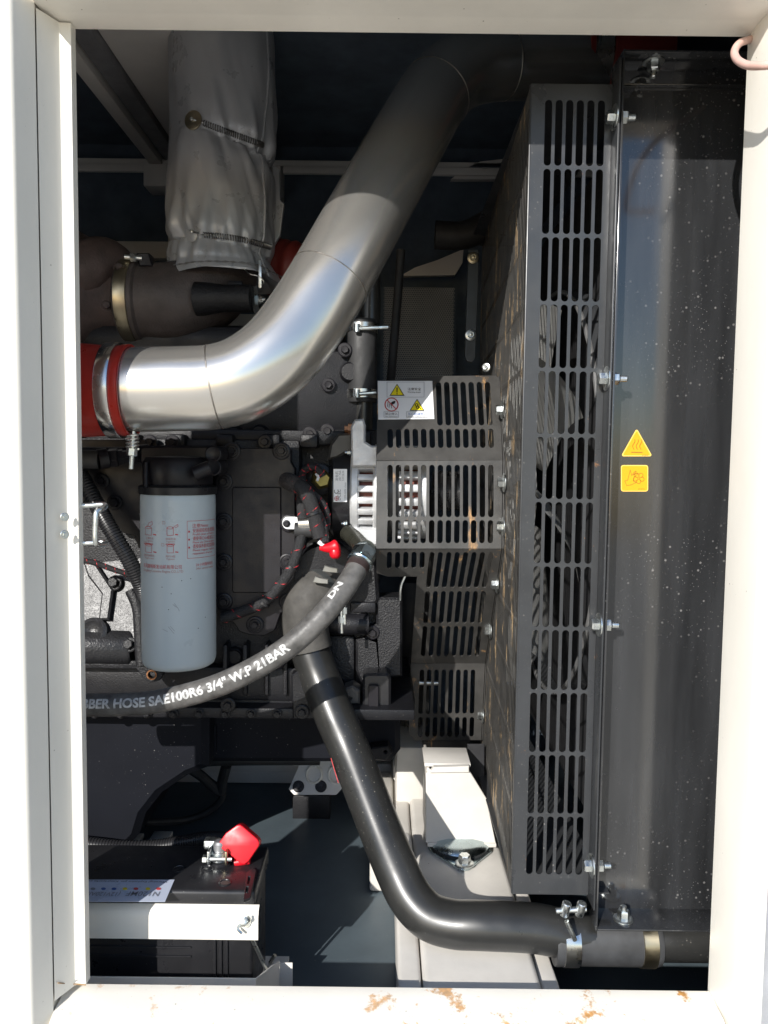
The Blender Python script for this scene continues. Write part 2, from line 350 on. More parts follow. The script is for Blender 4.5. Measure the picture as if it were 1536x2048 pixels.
sill = put('sill', extr_x(prof, -0.3942, XR-0.0003), SILLM, fr, 40)
put('sill', box((-1.7, -0.06, -0.95), (-0.5155, 0.016, -0.67), 0.004), WHITE, fr)
# weld seam at lower left corner
wp = [P(168, 1969, -0.002), P(135, 1966, -0.02), P(112, 1968, -0.05), P(108, 1990, -0.06), P(112, 2020, -0.068), P(100, 2045, -0.075)]
wp = [P(172, 1971, -0.001), P(140, 1966, -0.006), P(112, 1966, -0.030), P(108, 1985, -0.034), P(112, 2015, -0.042), P(98, 2047, -0.054)]
SEAM = mat('rusty_weld_seam', (0.36, 0.22, 0.10), 0.7, var=0.5, vscale=40, bump=0.4)
put('weld_seam', tube([P(172, 1970, -0.0008), P(140, 1967.5, -0.003), P(116, 1966, -0.027)], 0.0008, 6), SEAM, fr)

# ---------------- door catch staple on the left post
ct = thing('door_catch', 'zinc wire staple catch with two screws on the left door post', 'catch', P(180, 1050, 0.0))
cy = 0.004
pts = [P(140, 1013, 0.012), P(165, 1012, 0.008), P(196, 1010, -0.012), P(207, 1011, -0.014)]
def rod(pts, r, sub=5, seg=12): return tube(catmull(pts, sub), r, seg)
bm = rod([P(150, 1012, 0.012), P(180, 1011, 0.014), P(203, 1009, 0.016), P(211, 1012, 0.012), P(203, 1018, -0.004), P(194, 1024, -0.010), P(192, 1036, -0.012), P(191, 1060, -0.012), P(191, 1080, -0.012), P(194, 1088, -0.008), P(205, 1089, 0.004), P(212, 1086, 0.014), P(203, 1084, 0.017), P(180, 1086, 0.014), P(150, 1087, 0.012)], 0.0033)
put('wire_loop', bm, ZINC, ct)
for y in (1034, 1069): bolt(P(129, y, -0.0135), (.65, -.75, 0), ct, ZINC, (0.0028, 0.002, 0.0052, 0.0012, 0, False), 'screw')

# ---------------- ceiling & rear beams
b0 = PZ(335, 310, 0.765); xb = b0.x
put_z = 0.765
bm = box((xb-0.030, 0.03, 0.745), (xb-0.004, 1.119, 0.798), 0.001); box((xb-0.003, 0.03, 0.735), (xb+0.035, 1.119, 0.742), 0.001, 2, bm)
cb = thing('ceiling_beam', 'white folded steel beam running back under the dark ceiling at upper left', 'beam', (xb, 0.5, 0.735))
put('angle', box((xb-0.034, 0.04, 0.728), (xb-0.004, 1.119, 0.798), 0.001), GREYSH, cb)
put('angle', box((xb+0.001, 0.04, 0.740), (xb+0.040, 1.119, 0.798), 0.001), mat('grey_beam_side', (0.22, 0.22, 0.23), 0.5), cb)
solo('ceiling_plate', box((xb+0.042, 0.05, 0.755), (xb+0.27, 1.119, 0.798), 0.001), GREYSH, 'plain pale ceiling plate behind the exhaust jacket', 'plate')
rb = thing('rear_rail', 'long white two-step steel rail along the dark back wall near the ceiling', 'rail', (0, 1.1, 0.6))
za = P(400, 318, 1.06).z; zb = P(400, 332, 1.06).z; zc = P(400, 347, 1.06).z
put('upper_flange', box((-1.6, 1.06, zb+0.002), (1.15, 1.119, za), 0.002), GREYSH, rb)
for x0, x1 in ((-1.6, P(284, 0, 1.05).x), (P(567, 0, 1.05).x, 1.15)): put('lower_flange', box((x0, 1.05, zc), (x1, 1.058, zb-0.001), 0.001), GREYSH, rb)
put('joint_bracket', box((P(284, 0, 1.05).x, 1.045, P(0, 370, 1.05).z), (P(338, 0, 1.05).x, 1.118, zb), 0.004), GREYSH, rb)
put('joint_bracket', box((P(548, 0, 1.05).x, 1.045, P(0, 382, 1.05).z), (P(563, 0, 1.05).x, 1.118, zb), 0.004), GREYSH, rb)
solo('rear_stringer', pbox(150, 487, 690, 514, 1.08, 0.035), GREYSH, 'pale wall stringer glimpsed behind the turbocharger elbow', 'stringer')
solo('rear_post', pbox(336, 345, 352, 520, 1.07, 0.04), GREYSH, 'thin pale upright on the back wall beside the silver jacket', 'post')
solo('rear_block', pbox(440, 628, 512, 655, 1.06, 0.05), GREYSH, 'small pale bracket glimpsed under the turbocharger elbow', 'bracket')
pp = pxflat([[(800, 552), (830, 535), (875, 520), (927, 498), (925, 525), (910, 550)]], YP(1.06), 0.02); solo('rear_gusset', pp, GREYSH, 'pale gusset glimpsed between coolant pipe and black stay', 'gusset')
pp = pxflat([[(902, 358), (930, 338), (960, 323), (1005, 318), (995, 358)]], YP(1.06), 0.02); solo('rear_gusset', pp, GREYSH, 'pale arched gusset glimpsed above the slotted fan guard', 'gusset')

# ---------------- perforated vent sheet
pf = thing('perforated_vent', 'grey perforated vent sheet of small hexagonal holes behind the fan', 'vent', P(840, 745, 1.0))
a = P(768, 760, 1.0); b = P(908, 578, 1.0); pitch = 0.0056; bm = bmesh.new(); row = 0; z = a.z
while z < b.z:
    x = a.x + (pitch/2 if row % 2 else 0)
    while x < b.x:
        o_ = [bm.verts.new((x+pitch/math.sqrt(3)*math.cos(R_(30+60*k)), 1.0, z+pitch/math.sqrt(3)*math.sin(R_(30+60*k)))) for k in range(6)]
        i_ = [bm.verts.new((x+pitch*0.37*math.cos(R_(30+60*k)), 1.0, z+pitch*0.37*math.sin(R_(30+60*k)))) for k in range(6)]
        j_ = [bm.verts.new((v.co.x, 1.002, v.co.z)) for v in i_]
        for k in range(6):
            bm.faces.new((o_[k], o_[(k+1) % 6], i_[(k+1) % 6], i_[k])); bm.faces.new((i_[k], i_[(k+1) % 6], j_[(k+1) % 6], j_[k]))
        x += pitch
    z += pitch*math.sqrt(3)/2; row += 1
put('perforated_sheet', bm, DPERF, pf, 0)
put('backing', box((a.x-0.01, 1.03, a.z-0.01), (b.x+0.01, 1.035, b.z+0.01)), FOAM, pf)

# ================================================================== INTERCOOLER PIPE
def pathpx(pts, n=8): return catmull([P(*p) for p in pts], n)
cp = pathpx([(90, 781, .130), (240, 780, .130), (360, 778, .131), (430, 774, .133), (490, 756, .138), (548, 716, .149), (596, 660, .166), (651, 575, .190), (720, 452, .232), (790, 327, .285), (838, 242, .330), (872, 188, .366), (915, 148, .400), (975, 129, .43), (1060, 126, .458), (1300, 126, .485)], 8)
ic = thing('intercooler_pipe', 'thick polished stainless steel charge-air pipe bending diagonally up across the engine', 'pipe', (P(430, 860, .25)))
put('pipe', tube(cp, [.0565+.0015*min(1, k/70) for k in range(len(cp))], 64), STEEL, ic, 60)
def ringat(path, i, r, w, m, parent, name='weld_seam'):
    i = int(i); t = (path[i+1]-path[i-1]).normalized(); c = path[i]
    return put(name, lathe(c-t*w/2, t, [(0, r-0.0006), (w*0.25, r), (w*0.75, r), (w, r-0.0006)], 64, caps=False), m, parent)
WELD = mat('dull_weld_line', (0.40, 0.37, 0.33), 0.42, 1.0, var=0.3, vscale=80)
for i in (24, 57, 88, 108): ringat(cp, i, 0.0567+.0015*min(1, i/70)+.0003, 0.0022, WELD, ic)
# left red coupling
yz = P(150, 781, .130); ax0 = Vector((-0.60, .130, yz.z))
def Xl(x0, x1, prof_r, m, parent, name, seg=56): # short sleeves round the pipe axis
    return put(name, lathe((x0, .130, yz.z), (1, 0, 0), [(t*(x1-x0), r) for t, r in prof_r], seg, caps=False), m, parent)
rc = thing('silicone_coupling', 'red silicone coupling with steel band clamp on the left end of the stainless pipe', 'coupling', (-0.42, .130, yz.z-0.07))
Xl(-0.60, -0.3715, [(0, 0.0602), (.45, 0.0615), (.8, 0.0634), (1, 0.0604)], REDS, rc, 'sleeve')
Xl(-0.3715, -0.3425, [(0, 0.0604), (.55, 0.0604), (.75, 0.0622), (.95, 0.0622), (1, 0.0593), (1.0, .0622)], REDS, rc, 'end_bead')
Xl(-0.3735, -0.3545, [(0, 0.0604), (.03, 0.0639), (.08, 0.0644), (.5, 0.0641), (.92, 0.0644), (.97, 0.0639), (1, 0.0604)], BAND, rc, 'band_clamp')
Xl(-0.430, -0.410, [(0, 0.0606), (.03, 0.0644), (.97, 0.0644), (1, 0.0606)], BAND, rc, 'band_clamp')
tb = thing('clamp_spring_bolt', 'upright spring-loaded clamp stud hanging below the red coupling', 'bolt', P(262, 940, .130))
sp0, sp1 = P(265, 866, .120), P(265, 898, .120)
put('spring', coil([sp0, sp0.lerp(sp1, .5), sp1], 0.0078, 0.0014, 4.5, 6, 14), ZINC, tb)
put('stud', tube([P(267, 862, .120), P(262, 938, .120)], 0.0033, 12), ZINC, tb)
put('nut', lathe(P(264, 897, .120), P(263, 910, .120)-P(264, 897, .120), [(0, .0070), (.009, .0070), (.010, .006)], 6), ZINC, tb, 20)
# right red coupling
e = cp[-1]
rr2 = thing('silicone_coupling', 'dark red coupling shaded behind the radiator guard top', 'coupling', (P(1200, 150, .485)))
for x0, x1, r, m, nm in ((.336, .346, .0630, DRED, 'end_bead'), (.378, .48, .0655, DRED, 'sleeve'), (.347, .377, .0628, BAND, 'band_clamp')):
    put(nm, lathe((x0, .474, e.z+.001), (1, 0, 0), [(0, .0598), (.001, r), (x1-x0-.001, r), (x1-x0, .0598)], 48, caps=False), m, rr2)

# ================================================================== EXHAUST JACKET
jk = thing('exhaust_jacket', 'wrinkled silver-grey insulation jacket tied with springs round the exhaust riser', 'insulation jacket', P(445, 545, .56))
JC = P(443, 300, .56); ZT = min(0.797, P(443, -60, .56).z); ZB = P(443, 540, .465).z
spr = []   # (z at left, z at right)
for (xa, ya, xb_, yb) in ((385, 240, 530, 288), (385, 464, 545, 492)): spr.append((xa, ya, xb_, yb))
def jr(th, z):
    "radius of the cloth; th=0 faces the camera, positive to the right"
    x = JC.x + 0.098*math.sin(th)
    r = 0.0985
    for i, (xa, ya, xb_, yb) in enumerate(spr):
        za_, zb2 = P(xa, ya, .47).z, P(xb_, yb, .47).z
        xs = 0.5+0.5*math.sin(max(-1.57, min(1.57, th))); zz = za_ + (zb2-za_)*xs
        dz = z-zz; q = th*7.0
        lee = 0.5+0.5*math.sin(th) if i == 0 else 0.75
        r -= 0.013*lee*math.exp(-(dz/0.016)**2)
        w = math.exp(-abs(dz)/0.055)*(1-math.exp(-(dz/0.012)**2)*0.3)
        r += 0.020*w*lee*noise.noise(Vector((q*0.55+i*9+dz*9*(1 if i == 0 else -0.6), dz*6+ (4 if dz > 0 else 9), 3.1)))*1.6
        r += 0.006*w*lee*noise.noise(Vector((q*1.5+i*5+dz*30, dz*10, 7.7)))
    zm = (z-ZB)/(ZT-ZB)
    r += 0.009*noise.noise(Vector((th*1.3, z*7, 1.2))) + 0.004*math.sin(zm*9+th)
    r += 0.0045*noise.noise(Vector((th*2.0+z*10, z*8-th*2, 5.2)))
    if zm < 0.05: r += 0.011*(1-zm/0.05) + 0.002*math.sin(th*9)*(1-zm/0.05)
    return r
NT, NZ = 160, 190; bm = bmesh.new(); G = []
for j in range(NZ):
    z = ZB + (ZT-ZB)*j/(NZ-1); row = []
    for i in range(NT):
        th = -math.pi + 2*math.pi*i/NT; r = jr(th, z)
        droop = 0.006*math.sin(th*2+0.6) if j == 0 else 0
        row.append(bm.verts.new((JC.x + r*math.sin(th), JC.y - r*math.cos(th), z+droop)))
    G.append(row)
for A, B in zip(G, G[1:]):
    for i in range(NT): bm.faces.new((A[i], A[(i+1) % NT], B[(i+1) % NT], B[i]))
jacket = put('jacket', bm, JACK, jk, 60)
def onj(px, py, off=0.0):
    d = ray(px, py); t0 = 1.2
    best = None
    for k in range(400):
        p = CAM + d*(1.25 + k*0.0008); q = p-JC; th = math.atan2(q.x, -q.y)
        if math.hypot(q.x, q.y) <= jr(th, p.z)+off: return p
    q = (CAM + d*1.48); return q
for i, (xa, ya, xb_, yb) in enumerate(spr):
    pts = [onj(xa+22+(xb_-xa-26)*k/8, ya+6+(yb-ya-4)*k/8+(5*math.sin(k/8*3.14)*(-1 if i else 0)), 0.003) for k in range(9)]
    put('tie_spring', coil(pts, 0.0046, 0.0011, 30 if i == 0 else 34, 5, 9), mat('dark_spring_steel', (0.23, 0.22, 0.21), 0.35, 1.0), jacket)
    c = onj(xa+1, ya, 0.002); nrm = Vector((c.x-JC.x, c.y-JC.y, 0)).normalized()
    put('anchor_washer', lathe(c-nrm*.002, nrm, [(0, .0165), (.0025, .0165), (.003, .0155)], 32), BRASSY if i == 0 else JACK, jacket)
    put('anchor_pin', lathe(c, nrm, [(0, .003), (.006, .003), (.007, .001)], 10), ZINC, jacket)
    put('hook', tube([c+nrm*.003, pts[0]], 0.0016, 8), ZINC, jacket)
# stitched hem & side seam
hem = [Vector((JC.x+(jr(t, ZB+.004)+.0008)*math.sin(t), JC.y-(jr(t, ZB+.004)+.0008)*math.cos(t), ZB+.012+0.002*math.sin(t*2))) for t in [R_(-95+190*k/50) for k in range(51)]]
put('hem_stitching', tube(hem, [0.0016 if k % 2 else 0.0004 for k in range(51)], 6), mat('grey_thread', (0.2, 0.2, 0.2), 0.7), jacket)
sm = [Vector((JC.x+(jr(R_(62), z)+.001)*math.sin(R_(62)), JC.y-(jr(R_(62), z)+.001)*math.cos(R_(62)), z)) for z in [ZB+(ZT-ZB)*k/120 for k in range(121)]]
put('seam', tube(sm, [0.0026 if k % 2 else 0.0016 for k in range(121)], 8), JACK, jacket)
put('loose_flap', pxflat([[(545, 330), (558, 340), (560, 400), (568, 408), (560, 470), (548, 490)]], YP(.60), .01), JACK, jk)
put('tie_wire', tube(pathpx([(490, 540, .48), (500, 548, .47), (518, 553, .47), (528, 565, .47), (515, 572, .48)], 6), 0.0011, 6), ZINC, jk)

# ================================================================== TURBO
tu = thing('turbocharger', 'rust-brown turbocharger casting half hidden behind the left post', 'turbocharger', P(190, 700, .52))
ty = P(200, 600, .54).z
put('housing', lathe((-0.72, .56, ty+.005), (1, 0, 0), [(0, .12), (.08, .128), (.14, .126), (.165, .112), (.185, .088), (.205, .079), (.225, .078)], 56), RUSTC, tu, 50)
put('volute', tube(pathpx([(110, 560, .50), (165, 545, .50), (205, 530, .52), (230, 560, .54), (225, 620, .54)], 6), [.05]*25, 20), RUSTC, tu, 60)
for x, y in ((238, 537), (212, 612), (236, 622)): bolt(P(x, y, .462), (0.4, -1, 0.1), tu, RUSTC, (0.007, .007, .010, .002, 0, False))
el = thing('exhaust_elbow', 'heat-stained cast exhaust elbow under the silver jacket with straw-coloured band clamp', 'exhaust elbow', P(380, 660, .5))
ep = pathpx([(255, 603, .515), (300, 603, .515), (350, 603, .520), (398, 592, .54), (430, 562, .56), (443, 520, .57), (445, 460, .57)], 8)
put('elbow', tube(ep, [.066+.006*min(1, k/20) for k in range(len(ep))], 48), ELB, el, 60)
put('flange', lathe(P(246, 603, .515), (1, 0, 0), [(0, .066), (.004, .073), (.036, .073), (.042, .066)], 56, caps=False), ELB, el)
put('band_clamp', lathe(P(252, 603, .515), (1, 0, 0), [(0, .0735), (.001, .0752), (.011, .0765), (.022, .0752), (.023, .0735)], 56, caps=False), BRASSY, el)
put('clamp_stud', tube([P(250, 514, .47), P(285, 517, .47)], .0045, 12), ZINC, el)
put('clamp_nut', lathe(P(262, 515, .47), (1, 0, 0), [(0, .0085), (.01, .0085)], 6), ZINC, el, 20)
put('clamp_lug', pxflat([[(275, 508), (296, 508), (302, 530), (280, 530)]], YP(.468), .03, .002), ENGS, el)
bs = pathpx([(395, 598, .48), (440, 597, .475), (504, 597, .47)], 6)
put('boss', tube(bs, [.024+.007*(1-min(1, k/7)) for k in range(len(bs))], 28), CAST, el, 60)
put('lug', pbox(455, 561, 485, 580, .475, .03, .003), ENGS, el)
br = thing('wastegate_bracket', 'small bent zinc strap bolted to the end of the exhaust elbow boss', 'bracket', P(512, 640, .46))
put('strap', tube(catmull([P(508, 574, .465), P(510, 600, .465), P(512, 618, .465), P(524, 640, .47)], 5), [.0055]*16, 4), ZINC, br, 20)
put('upright', pbox(517, 520, 523, 576, .47, .003, .0006), ZINC, br)
bolt(P(519, 599, .465), (1, -0.2, 0), br, ZINC, (.006, .006, .008, .0015, .004, False))
bl = thing('bellows_hose', 'dark red ribbed bellows hose in shade behind the stainless pipe', 'hose', P(560, 590, .62))
bp_ = pathpx([(500, 520, .70), (540, 532, .68), (580, 540, .66), (640, 548, .65)], 14)
put('bellows', tube(bp_, .055, 32, True, None, lambda i, r: r*(1+0.05*math.cos(i*1.05))), DRED, bl, 70)

# ================================================================== ENGINE
en = thing('engine_block', 'black painted diesel engine block filling the middle of the enclosure', 'engine', P(450, 1440, .45))
put('crankcase', pbox(60, 880, 600, 1395, .385, .40, .006), CAST, en)
put('front_case', pbox(598, 860, 760, 1400, .42, .35, .006), CAST, en)
put('cylinder_head', pbox(60, 700, 740, 868, .44, .30, .012), ENG, en)
put('head_ledge', pbox(100, 862, 742, 884, .395, .2, .004), ENG, en)
put('rocker_cover', pbox(150, 650, 690, 706, .50, .25, .02), ENG, en)
for x, w in ((245, 34), (330, 40), (430, 36), (520, 40), (600, 36)): put('head_boss', pbox(x, 868, x+w, 896, .372, .05, .006), ENG, en)
for x, y, Y in ((657, 770, .435), (655, 862, .40), (620, 868, .39), (530, 884, .37), (345, 884, .37), (300, 884, .37), (690, 700, .43)): bolt(P(x, y, Y), (0, -1, 0), en, ENGS, BK)
put('fuel_gallery', tube(pathpx([(150, 905, .33), (280, 905, .33), (430, 905, .34)], 4), .009, 16), ENGS, en)
put('gallery_fitting', lathe(P(270, 908, .32), (1, 0, 0.1), [(0, .014), (.022, .014), (.024, .010), (.05, .010)], 20), ALU if False else ENGS, en)
# left side plate with bolts
put('flywheel_plate', pxflat([[(150, 880), (290, 880), (290, 1090), (278, 1095), (270, 1070), (235, 1062), (215, 1010), (190, 1000), (150, 1000)]], YP(.360), .03, .001), ENGS, en)
for x, y, s in ((203, 962, 0), (230, 1005, 1)): bolt(P(x, y, .358), (0, -1, 0), en, ENGS, (.0085, .007, .013, .003, 0, False) if s else BK)
st = mat('glossy_grained_casting', (0.026, 0.026, 0.028), 0.33, var=0.3, vscale=20, bump=0.5, bscale=260, rvar=0.05, spec=0.5)
plb = Plane(P(215, 1240, .352), (1, -0.04, 0), (0, 0.33, .95))
put('bell_housing', pxflat([[(60, 1120), (180, 1128), (282, 1112), (290, 1292), (60, 1292)]], plb, .05, .004), st, en)
put('housing_fillet', lathe((P(60, 1300, .33).x, .352, P(200, 1300, .33).z), (1, 0, 0), [(0, .030), (.16, .030), (.165, .026)], 40), st, en, 50)
for x, y in ((232, 1168), (262, 1290)): bolt(plb.w(*plb.px(x, y), .006), plb.n, en, CAST, (.0085, .008, .013, .003, 0, False))
put('housing_boss', lathe(plb.w(*plb.px(190, 1265), 0), plb.n, [(-.01, .026), (.010, .024), (.013, .018), (.006, .012)], 32), st, en, 50)
put('housing_web', pxflat([[(168, 1120), (186, 1126), (222, 1180), (214, 1236), (200, 1236), (206, 1186), (178, 1150)]], Plane(plb.w(*plb.px(200, 1190), .012), plb.e1, plb.e2), .02, .003), st, en)
put('housing_rib', tube(catmull([P(262, 1180, .33), P(276, 1215, .325), P(280, 1260, .32), P(284, 1330, .315)], 5), .010, 16), CAST, en, 60)
put('lower_flange', pbox(100, 1322, 300, 1336, .335, .08, .002), CAST, en)
put('lower_block', pbox(60, 1336, 600, 1398, .36, .3, .006), ENG, en)
put('sump_rail', pbox(60, 1420, 830, 1433, .335, .35, .003), ENG, en)
put('skirt', pbox(60, 1394, 600, 1424, .365, .3, .004), ENG, en)
lug = put('lifting_lug', pxflat([[(272, 1335), (285, 1328), (315, 1338), (325, 1350), (318, 1360), (300, 1364), (288, 1356)], circ(303, 1350, 8)], YP(.31), .012, .001), CAST, en)
put('eye_ring', lathe(P(303, 1350, .308), (0, 1, 0), [(0, .0085), (.0, .0062), (.006, .0062), (.006, .0085)], 24, caps=False), COPPERN, en)
# front end castings right of the cover
put('water_pump', lathe(P(650, 1150, .36), (0, -1, 0), [(-.06, .055), (0, .055), (.012, .050)], 40), ENG, en)
put('pump_volute', pxflat([[(592, 1100), (660, 1085), (745, 1100), (752, 1200), (700, 1245), (610, 1240), (590, 1180)]], YP(.395), .08, .006), CAST, en)
for x, y, s in ((631, 1097, 1), (664, 1122, 0), (611, 1139, 0)): bolt(P(x, y, .39), (0, -1, 0), en, PLASTB if s else ENGS, (.012, .008, .019, .004, 0, True) if s else BK)
put('bracket_casting', pxflat([[(757, 1200), (800, 1200), (800, 1350), (770, 1352), (757, 1340), (752, 1285), (738, 1280), (738, 1260), (757, 1252)]], YP(.40), .06, .004), CAST, en)
bolt(P(745, 1265, .40), (0, -1, 0), en, ENGS, BK)
put('cross_pipe', tube(pathpx([(640, 1248, .40), (690, 1248, .395), (735, 1248, .40)], 5), .019, 20), ENG, en, 60)
put('rib', pbox(700, 1205, 752, 1226, .39, .06, .004), ENG, en)
put('timing_case', pbox(650, 1270, 712, 1395, .405, .1, .012), CAST, en)
put('tensioner_arm', pxflat([[(716, 1284), (755, 1275), (760, 1350), (725, 1360), (716, 1340)]], YP(.40), .05, .004), CAST, en)
put('foot_bracket', pxflat([[(585, 1352), (620, 1330), (640, 1430), (632, 1436), (588, 1436)]], YP(.33), .03, .002), ENG, en)
for x, y in ((604, 1424), (456, 1410)): bolt(P(x, y, .327), (0, -1, 0), en, ENG, BK)
put('oil_sender', pxflat([rrect(730, 1352, 777, 1437, 6)], YP(.36), .06, .004), PLASTB, en)
put('sender_face', pxflat([rrect(738, 1372, 756, 1425, 3)], YP(.352), .01, .001), ENGS, en)
put('seal_edge', pbox(700, 1432, 776, 1438, .345, .03, .001), CAST, en)
put('worn_corner', pxflat([[(692, 1380), (705, 1376), (716, 1384), (716, 1405), (700, 1406), (706, 1395), (693, 1390)]], YP(.36), .04, .003), mat('bared_casting', (0.12, 0.11, 0.10), 0.4, 0.3, bump=0.4), en)
put('strap_rod', tube([P(770, 1364, .60), P(880, 1366, .60)], .0050, 12), ZINC, en)
put('dipstick_bracket', tube(catmull([P(811, 1150, .36), P(802, 1172, .36), P(800, 1200, .37)], 4), .0025, 6), ZINC, en)
put('side_case', pbox(800, 1165, 846, 1400, .68, .1, .004), ENGS, en)
put('front_plate', pbox(752, 1400, 830, 1432, .40, .15, .004), ENG, en)
put('upper_bracket', pbox(700, 1105, 760, 1170, .42, .06, .006), ENG, en)
for k in range(9): bolt(P(190+k*52, 1427, .333), (0, -1, 0), en, ENG, (.0055, .005, .0085, .002, 0, False))
for x in (445, 485, 528, 566): put('block_rib', pbox(x, 1290, x+9, 1392, .352, .04, .003), CAST, en)
for x, y in ((470, 1312), (548, 1350), (510, 1372)): put('core_plug', lathe(P(x, y, .384), (0, -1, 0), [(-.004, .016), (.010, .016), (.012, .014), (.008, .011)], 28), ENG, en)
for x, y in ((700, 745), (600, 735), (520, 870), (470, 872), (385, 878)): put('cast_boss', lathe(P(x, y, .44), (0, -1, 0), [(-.01, .020), (.006, .018), (.012, .014)], 24), ENG, en)
put('oil_line', tube(pathpx([(590, 1220, .37), (575, 1290, .345), (560, 1330, .340), (480, 1350, .340), (420, 1362, .345)], 6), .0055, 12), ENGS, en, 60)
# sump
op = thing('oil_sump', 'glossy black oil sump with dust specks under the engine block', 'oil sump', P(300, 1700, .42))
put('rear_pan', pxflat([[(40, 1432), (402, 1432), (402, 1528), (370, 1540), (310, 1580), (275, 1625), (262, 1668), (240, 1690), (180, 1705), (40, 1705)]], YP(.40), .36, .012), PAN, op, 40)
put('front_pan', pxflat([[(405, 1433), (790, 1433), (790, 1498), (775, 1516), (405, 1516)]], YP(.46), .30, .010), PAN, op, 40)
put('pan_rib', pbox(416, 1450, 432, 1510, .452, .02, .004), PAN, op)
put('drain_corner', pxflat([[(735, 1500), (775, 1494), (782, 1506), (770, 1520), (745, 1518)], circ(771, 1504, 5)], YP(.42), .03, .002), ENG, op)

# ---------------- side cover with eleven bolts
sv = thing('engine_side_cover', 'flat black access cover with raised rectangle and ring of bolts beside the filter', 'cover plate', P(510, 1270, .36))
put('plate', pxflat([[(436, 896), (455, 890), (472, 898), (548, 898), (565, 890), (580, 900), (580, 925), (588, 938), (590, 1195), (583, 1218), (560, 1225), (548, 1260), (528, 1270), (500, 1268), (480, 1262), (462, 1235), (440, 1222), (430, 1205), (430, 940), (436, 930)]], YP(.352), .02, .0015), ENGS, sv)
put('raised_panel', pxflat([rrect(466, 976, 560, 1184, 3)], YP(.348), .008, .0015), ENGS, sv)
for x, y in ((464, 902), (563, 902), (448, 963), (578, 963), (448, 1043), (578, 1047), (448, 1124), (575, 1124), (448, 1203), (575, 1203), (510, 1249)):
    put('boss', lathe(P(x, y, .352), (0, -1, 0), [(-.004, .0145), (.003, .0145), (.004, .0130), (.004, .0112), (.0025, .0108)], 28), ENGS, sv)
    bolt(P(x, y, .3495), (0, -1, 0), sv, ENGS, (.0062, .006, .0098, .002, 0, False))

# ---------------- oil filter
FY = .290; FC = P(357.5, 1150, FY)
of = thing('oil_filter', 'tall pale grey spin-on oil filter printed with red instructions', 'oil filter', (FC.x, FY, P(357, 1330, FY).z))
fz0, fz1 = P(357, 1328, FY).z, P(357, 986, FY).z; fr_ = 74.5*mpp(FY)*0.985; H = fz1-fz0
can = put('canister', lathe((FC.x, FY, fz0), (0, 0, 1), [(0, fr_*.70), (.0005, fr_*.86), (.004, fr_*.95), (.010, fr_*.99), (.016, fr_), (H-.012, fr_), (H-.004, fr_*.995), (H, fr_*.97)], 72), FILT, of, 50)
put('rim', lathe((FC.x, FY, fz1-.002), (0, 0, 1), [(0, fr_*.9), (.001, fr_*1.03), (.012, fr_*1.05), (.014, fr_*1.0), (.016, fr_*.9)], 64), PLASTB, of)
hd = put('filter_head', lathe((FC.x, FY, fz1+.012), (0, 0, 1), [(0, fr_*.9), (.004, fr_*.93), (.036, fr_*.93), (.044, fr_*.84), (.046, fr_*.3)], 48), ENGS, of)
put('head_arm', pxflat([rrect(283, 896, 430, 925, 6)], YP(.30), .05, .004), ENGS, of)
put('outlet_spout', tube([P(388, 948, .235), P(420, 935, .24)], .011, 16), ENGS, of)
for x, y in ((427, 908), (427, 935)):
    b2 = put('bolt_boss', lathe(P(x, y, .262), (0, -1, 0), [(-.05, .0125), (.004, .0125), (.005, .011), (.003, .008)], 24), ENGS, of)
put('drip_rib', tube([P(292, 925, .245), P(292, 975, .238)], .0028, 8), ENGS, of)
# print on the canister: x measured round the front in px-like mm
def fcyl(u, v, off=.0004):     # u metres round from the front line facing the camera, v metres below the top of the can
    vd = math.atan2(CAM.x-FC.x, -(CAM.y-FC.y)); th = u/fr_ + math.atan2(FC.x-CAM.x, FC.y-CAM.y)*-1
    return Vector((FC.x + (fr_+off)*math.sin(th), FY - (fr_+off)*math.cos(th), fz1 - v))
FM = mpp(FY-fr_*.8)
def fu(px): s = max(-.97, min(.97, (px-357.5)/74.5)); return fr_*math.asin(s)
def fv(py): return (py-988)*FM*1.0
def ftext(s, px, py, hpx, m, wpx=None, name='printed_text'):
    me = slice_mesh(text_mesh(s, hpx*FM*1.25), .003, 0)
    w = max(p.co.x for p in me.vertices); u0 = fu(px); k = (fu(px+wpx)-u0)/w if wpx else 1
    for p in me.vertices: p.co = fcyl(u0+p.co.x*k, fv(py)-p.co.y)
    put(name, me, m, can, 0)
def fline(pts, w, m, name='printed_icon'):
    bm = bmesh.new(); w *= FM
    for a, b in zip(pts, pts[1:]):
        n = max(1, int(abs(b[0]-a[0])/4))
        for k in range(n):
            p = [Vector((fu(a[0]+(b[0]-a[0])*t), fv(a[1]+(b[1]-a[1])*t), 0)) for t in (k/n, (k+1)/n)]
            d = p[1]-p[0]
            if d.length < 1e-8: continue
            d.normalize(); q = Vector((-d.y, d.x, 0))*w/2
            bm.faces.new([bm.verts.new(fcyl(z.x, z.y)) for z in (p[0]-q, p[1]-q, p[1]+q, p[0]+q)])
    put(name, bm, m, can, 0)
ftext('注意Note:', 383, 1054, 7, REDPR, 32)
for i, (a_, b_) in enumerate((('安装前应检查滤清器', 'Prefill clean oil before'), ('请使用CH-4级或以上', 'Please use CH-4 oil above'), ('请按保养要求定期更换', 'Please regular replace'))):
    y = 1064+i*16.0; ftext('■', 375.5, y, 4, REDPR, 3.5); ftext(a_, 384, y, 7.5, REDPR, 43); ftext(b_, 384, y+6.5, 5, REDPR, 42)
ftext('requirement of service', 384, 1109, 5, REDPR, 38)
fline([(374, 1041), (429, 1041), (429, 1116), (374, 1116), (374, 1041)], .7, REDPR)
ftext('东风康明斯发动机有限公司', 291, 1136, 7.5, REDPR, 72); ftext('Dongfeng Cummins Engine CO.,LTD', 291, 1144, 5.5, REDFAINT, 75)
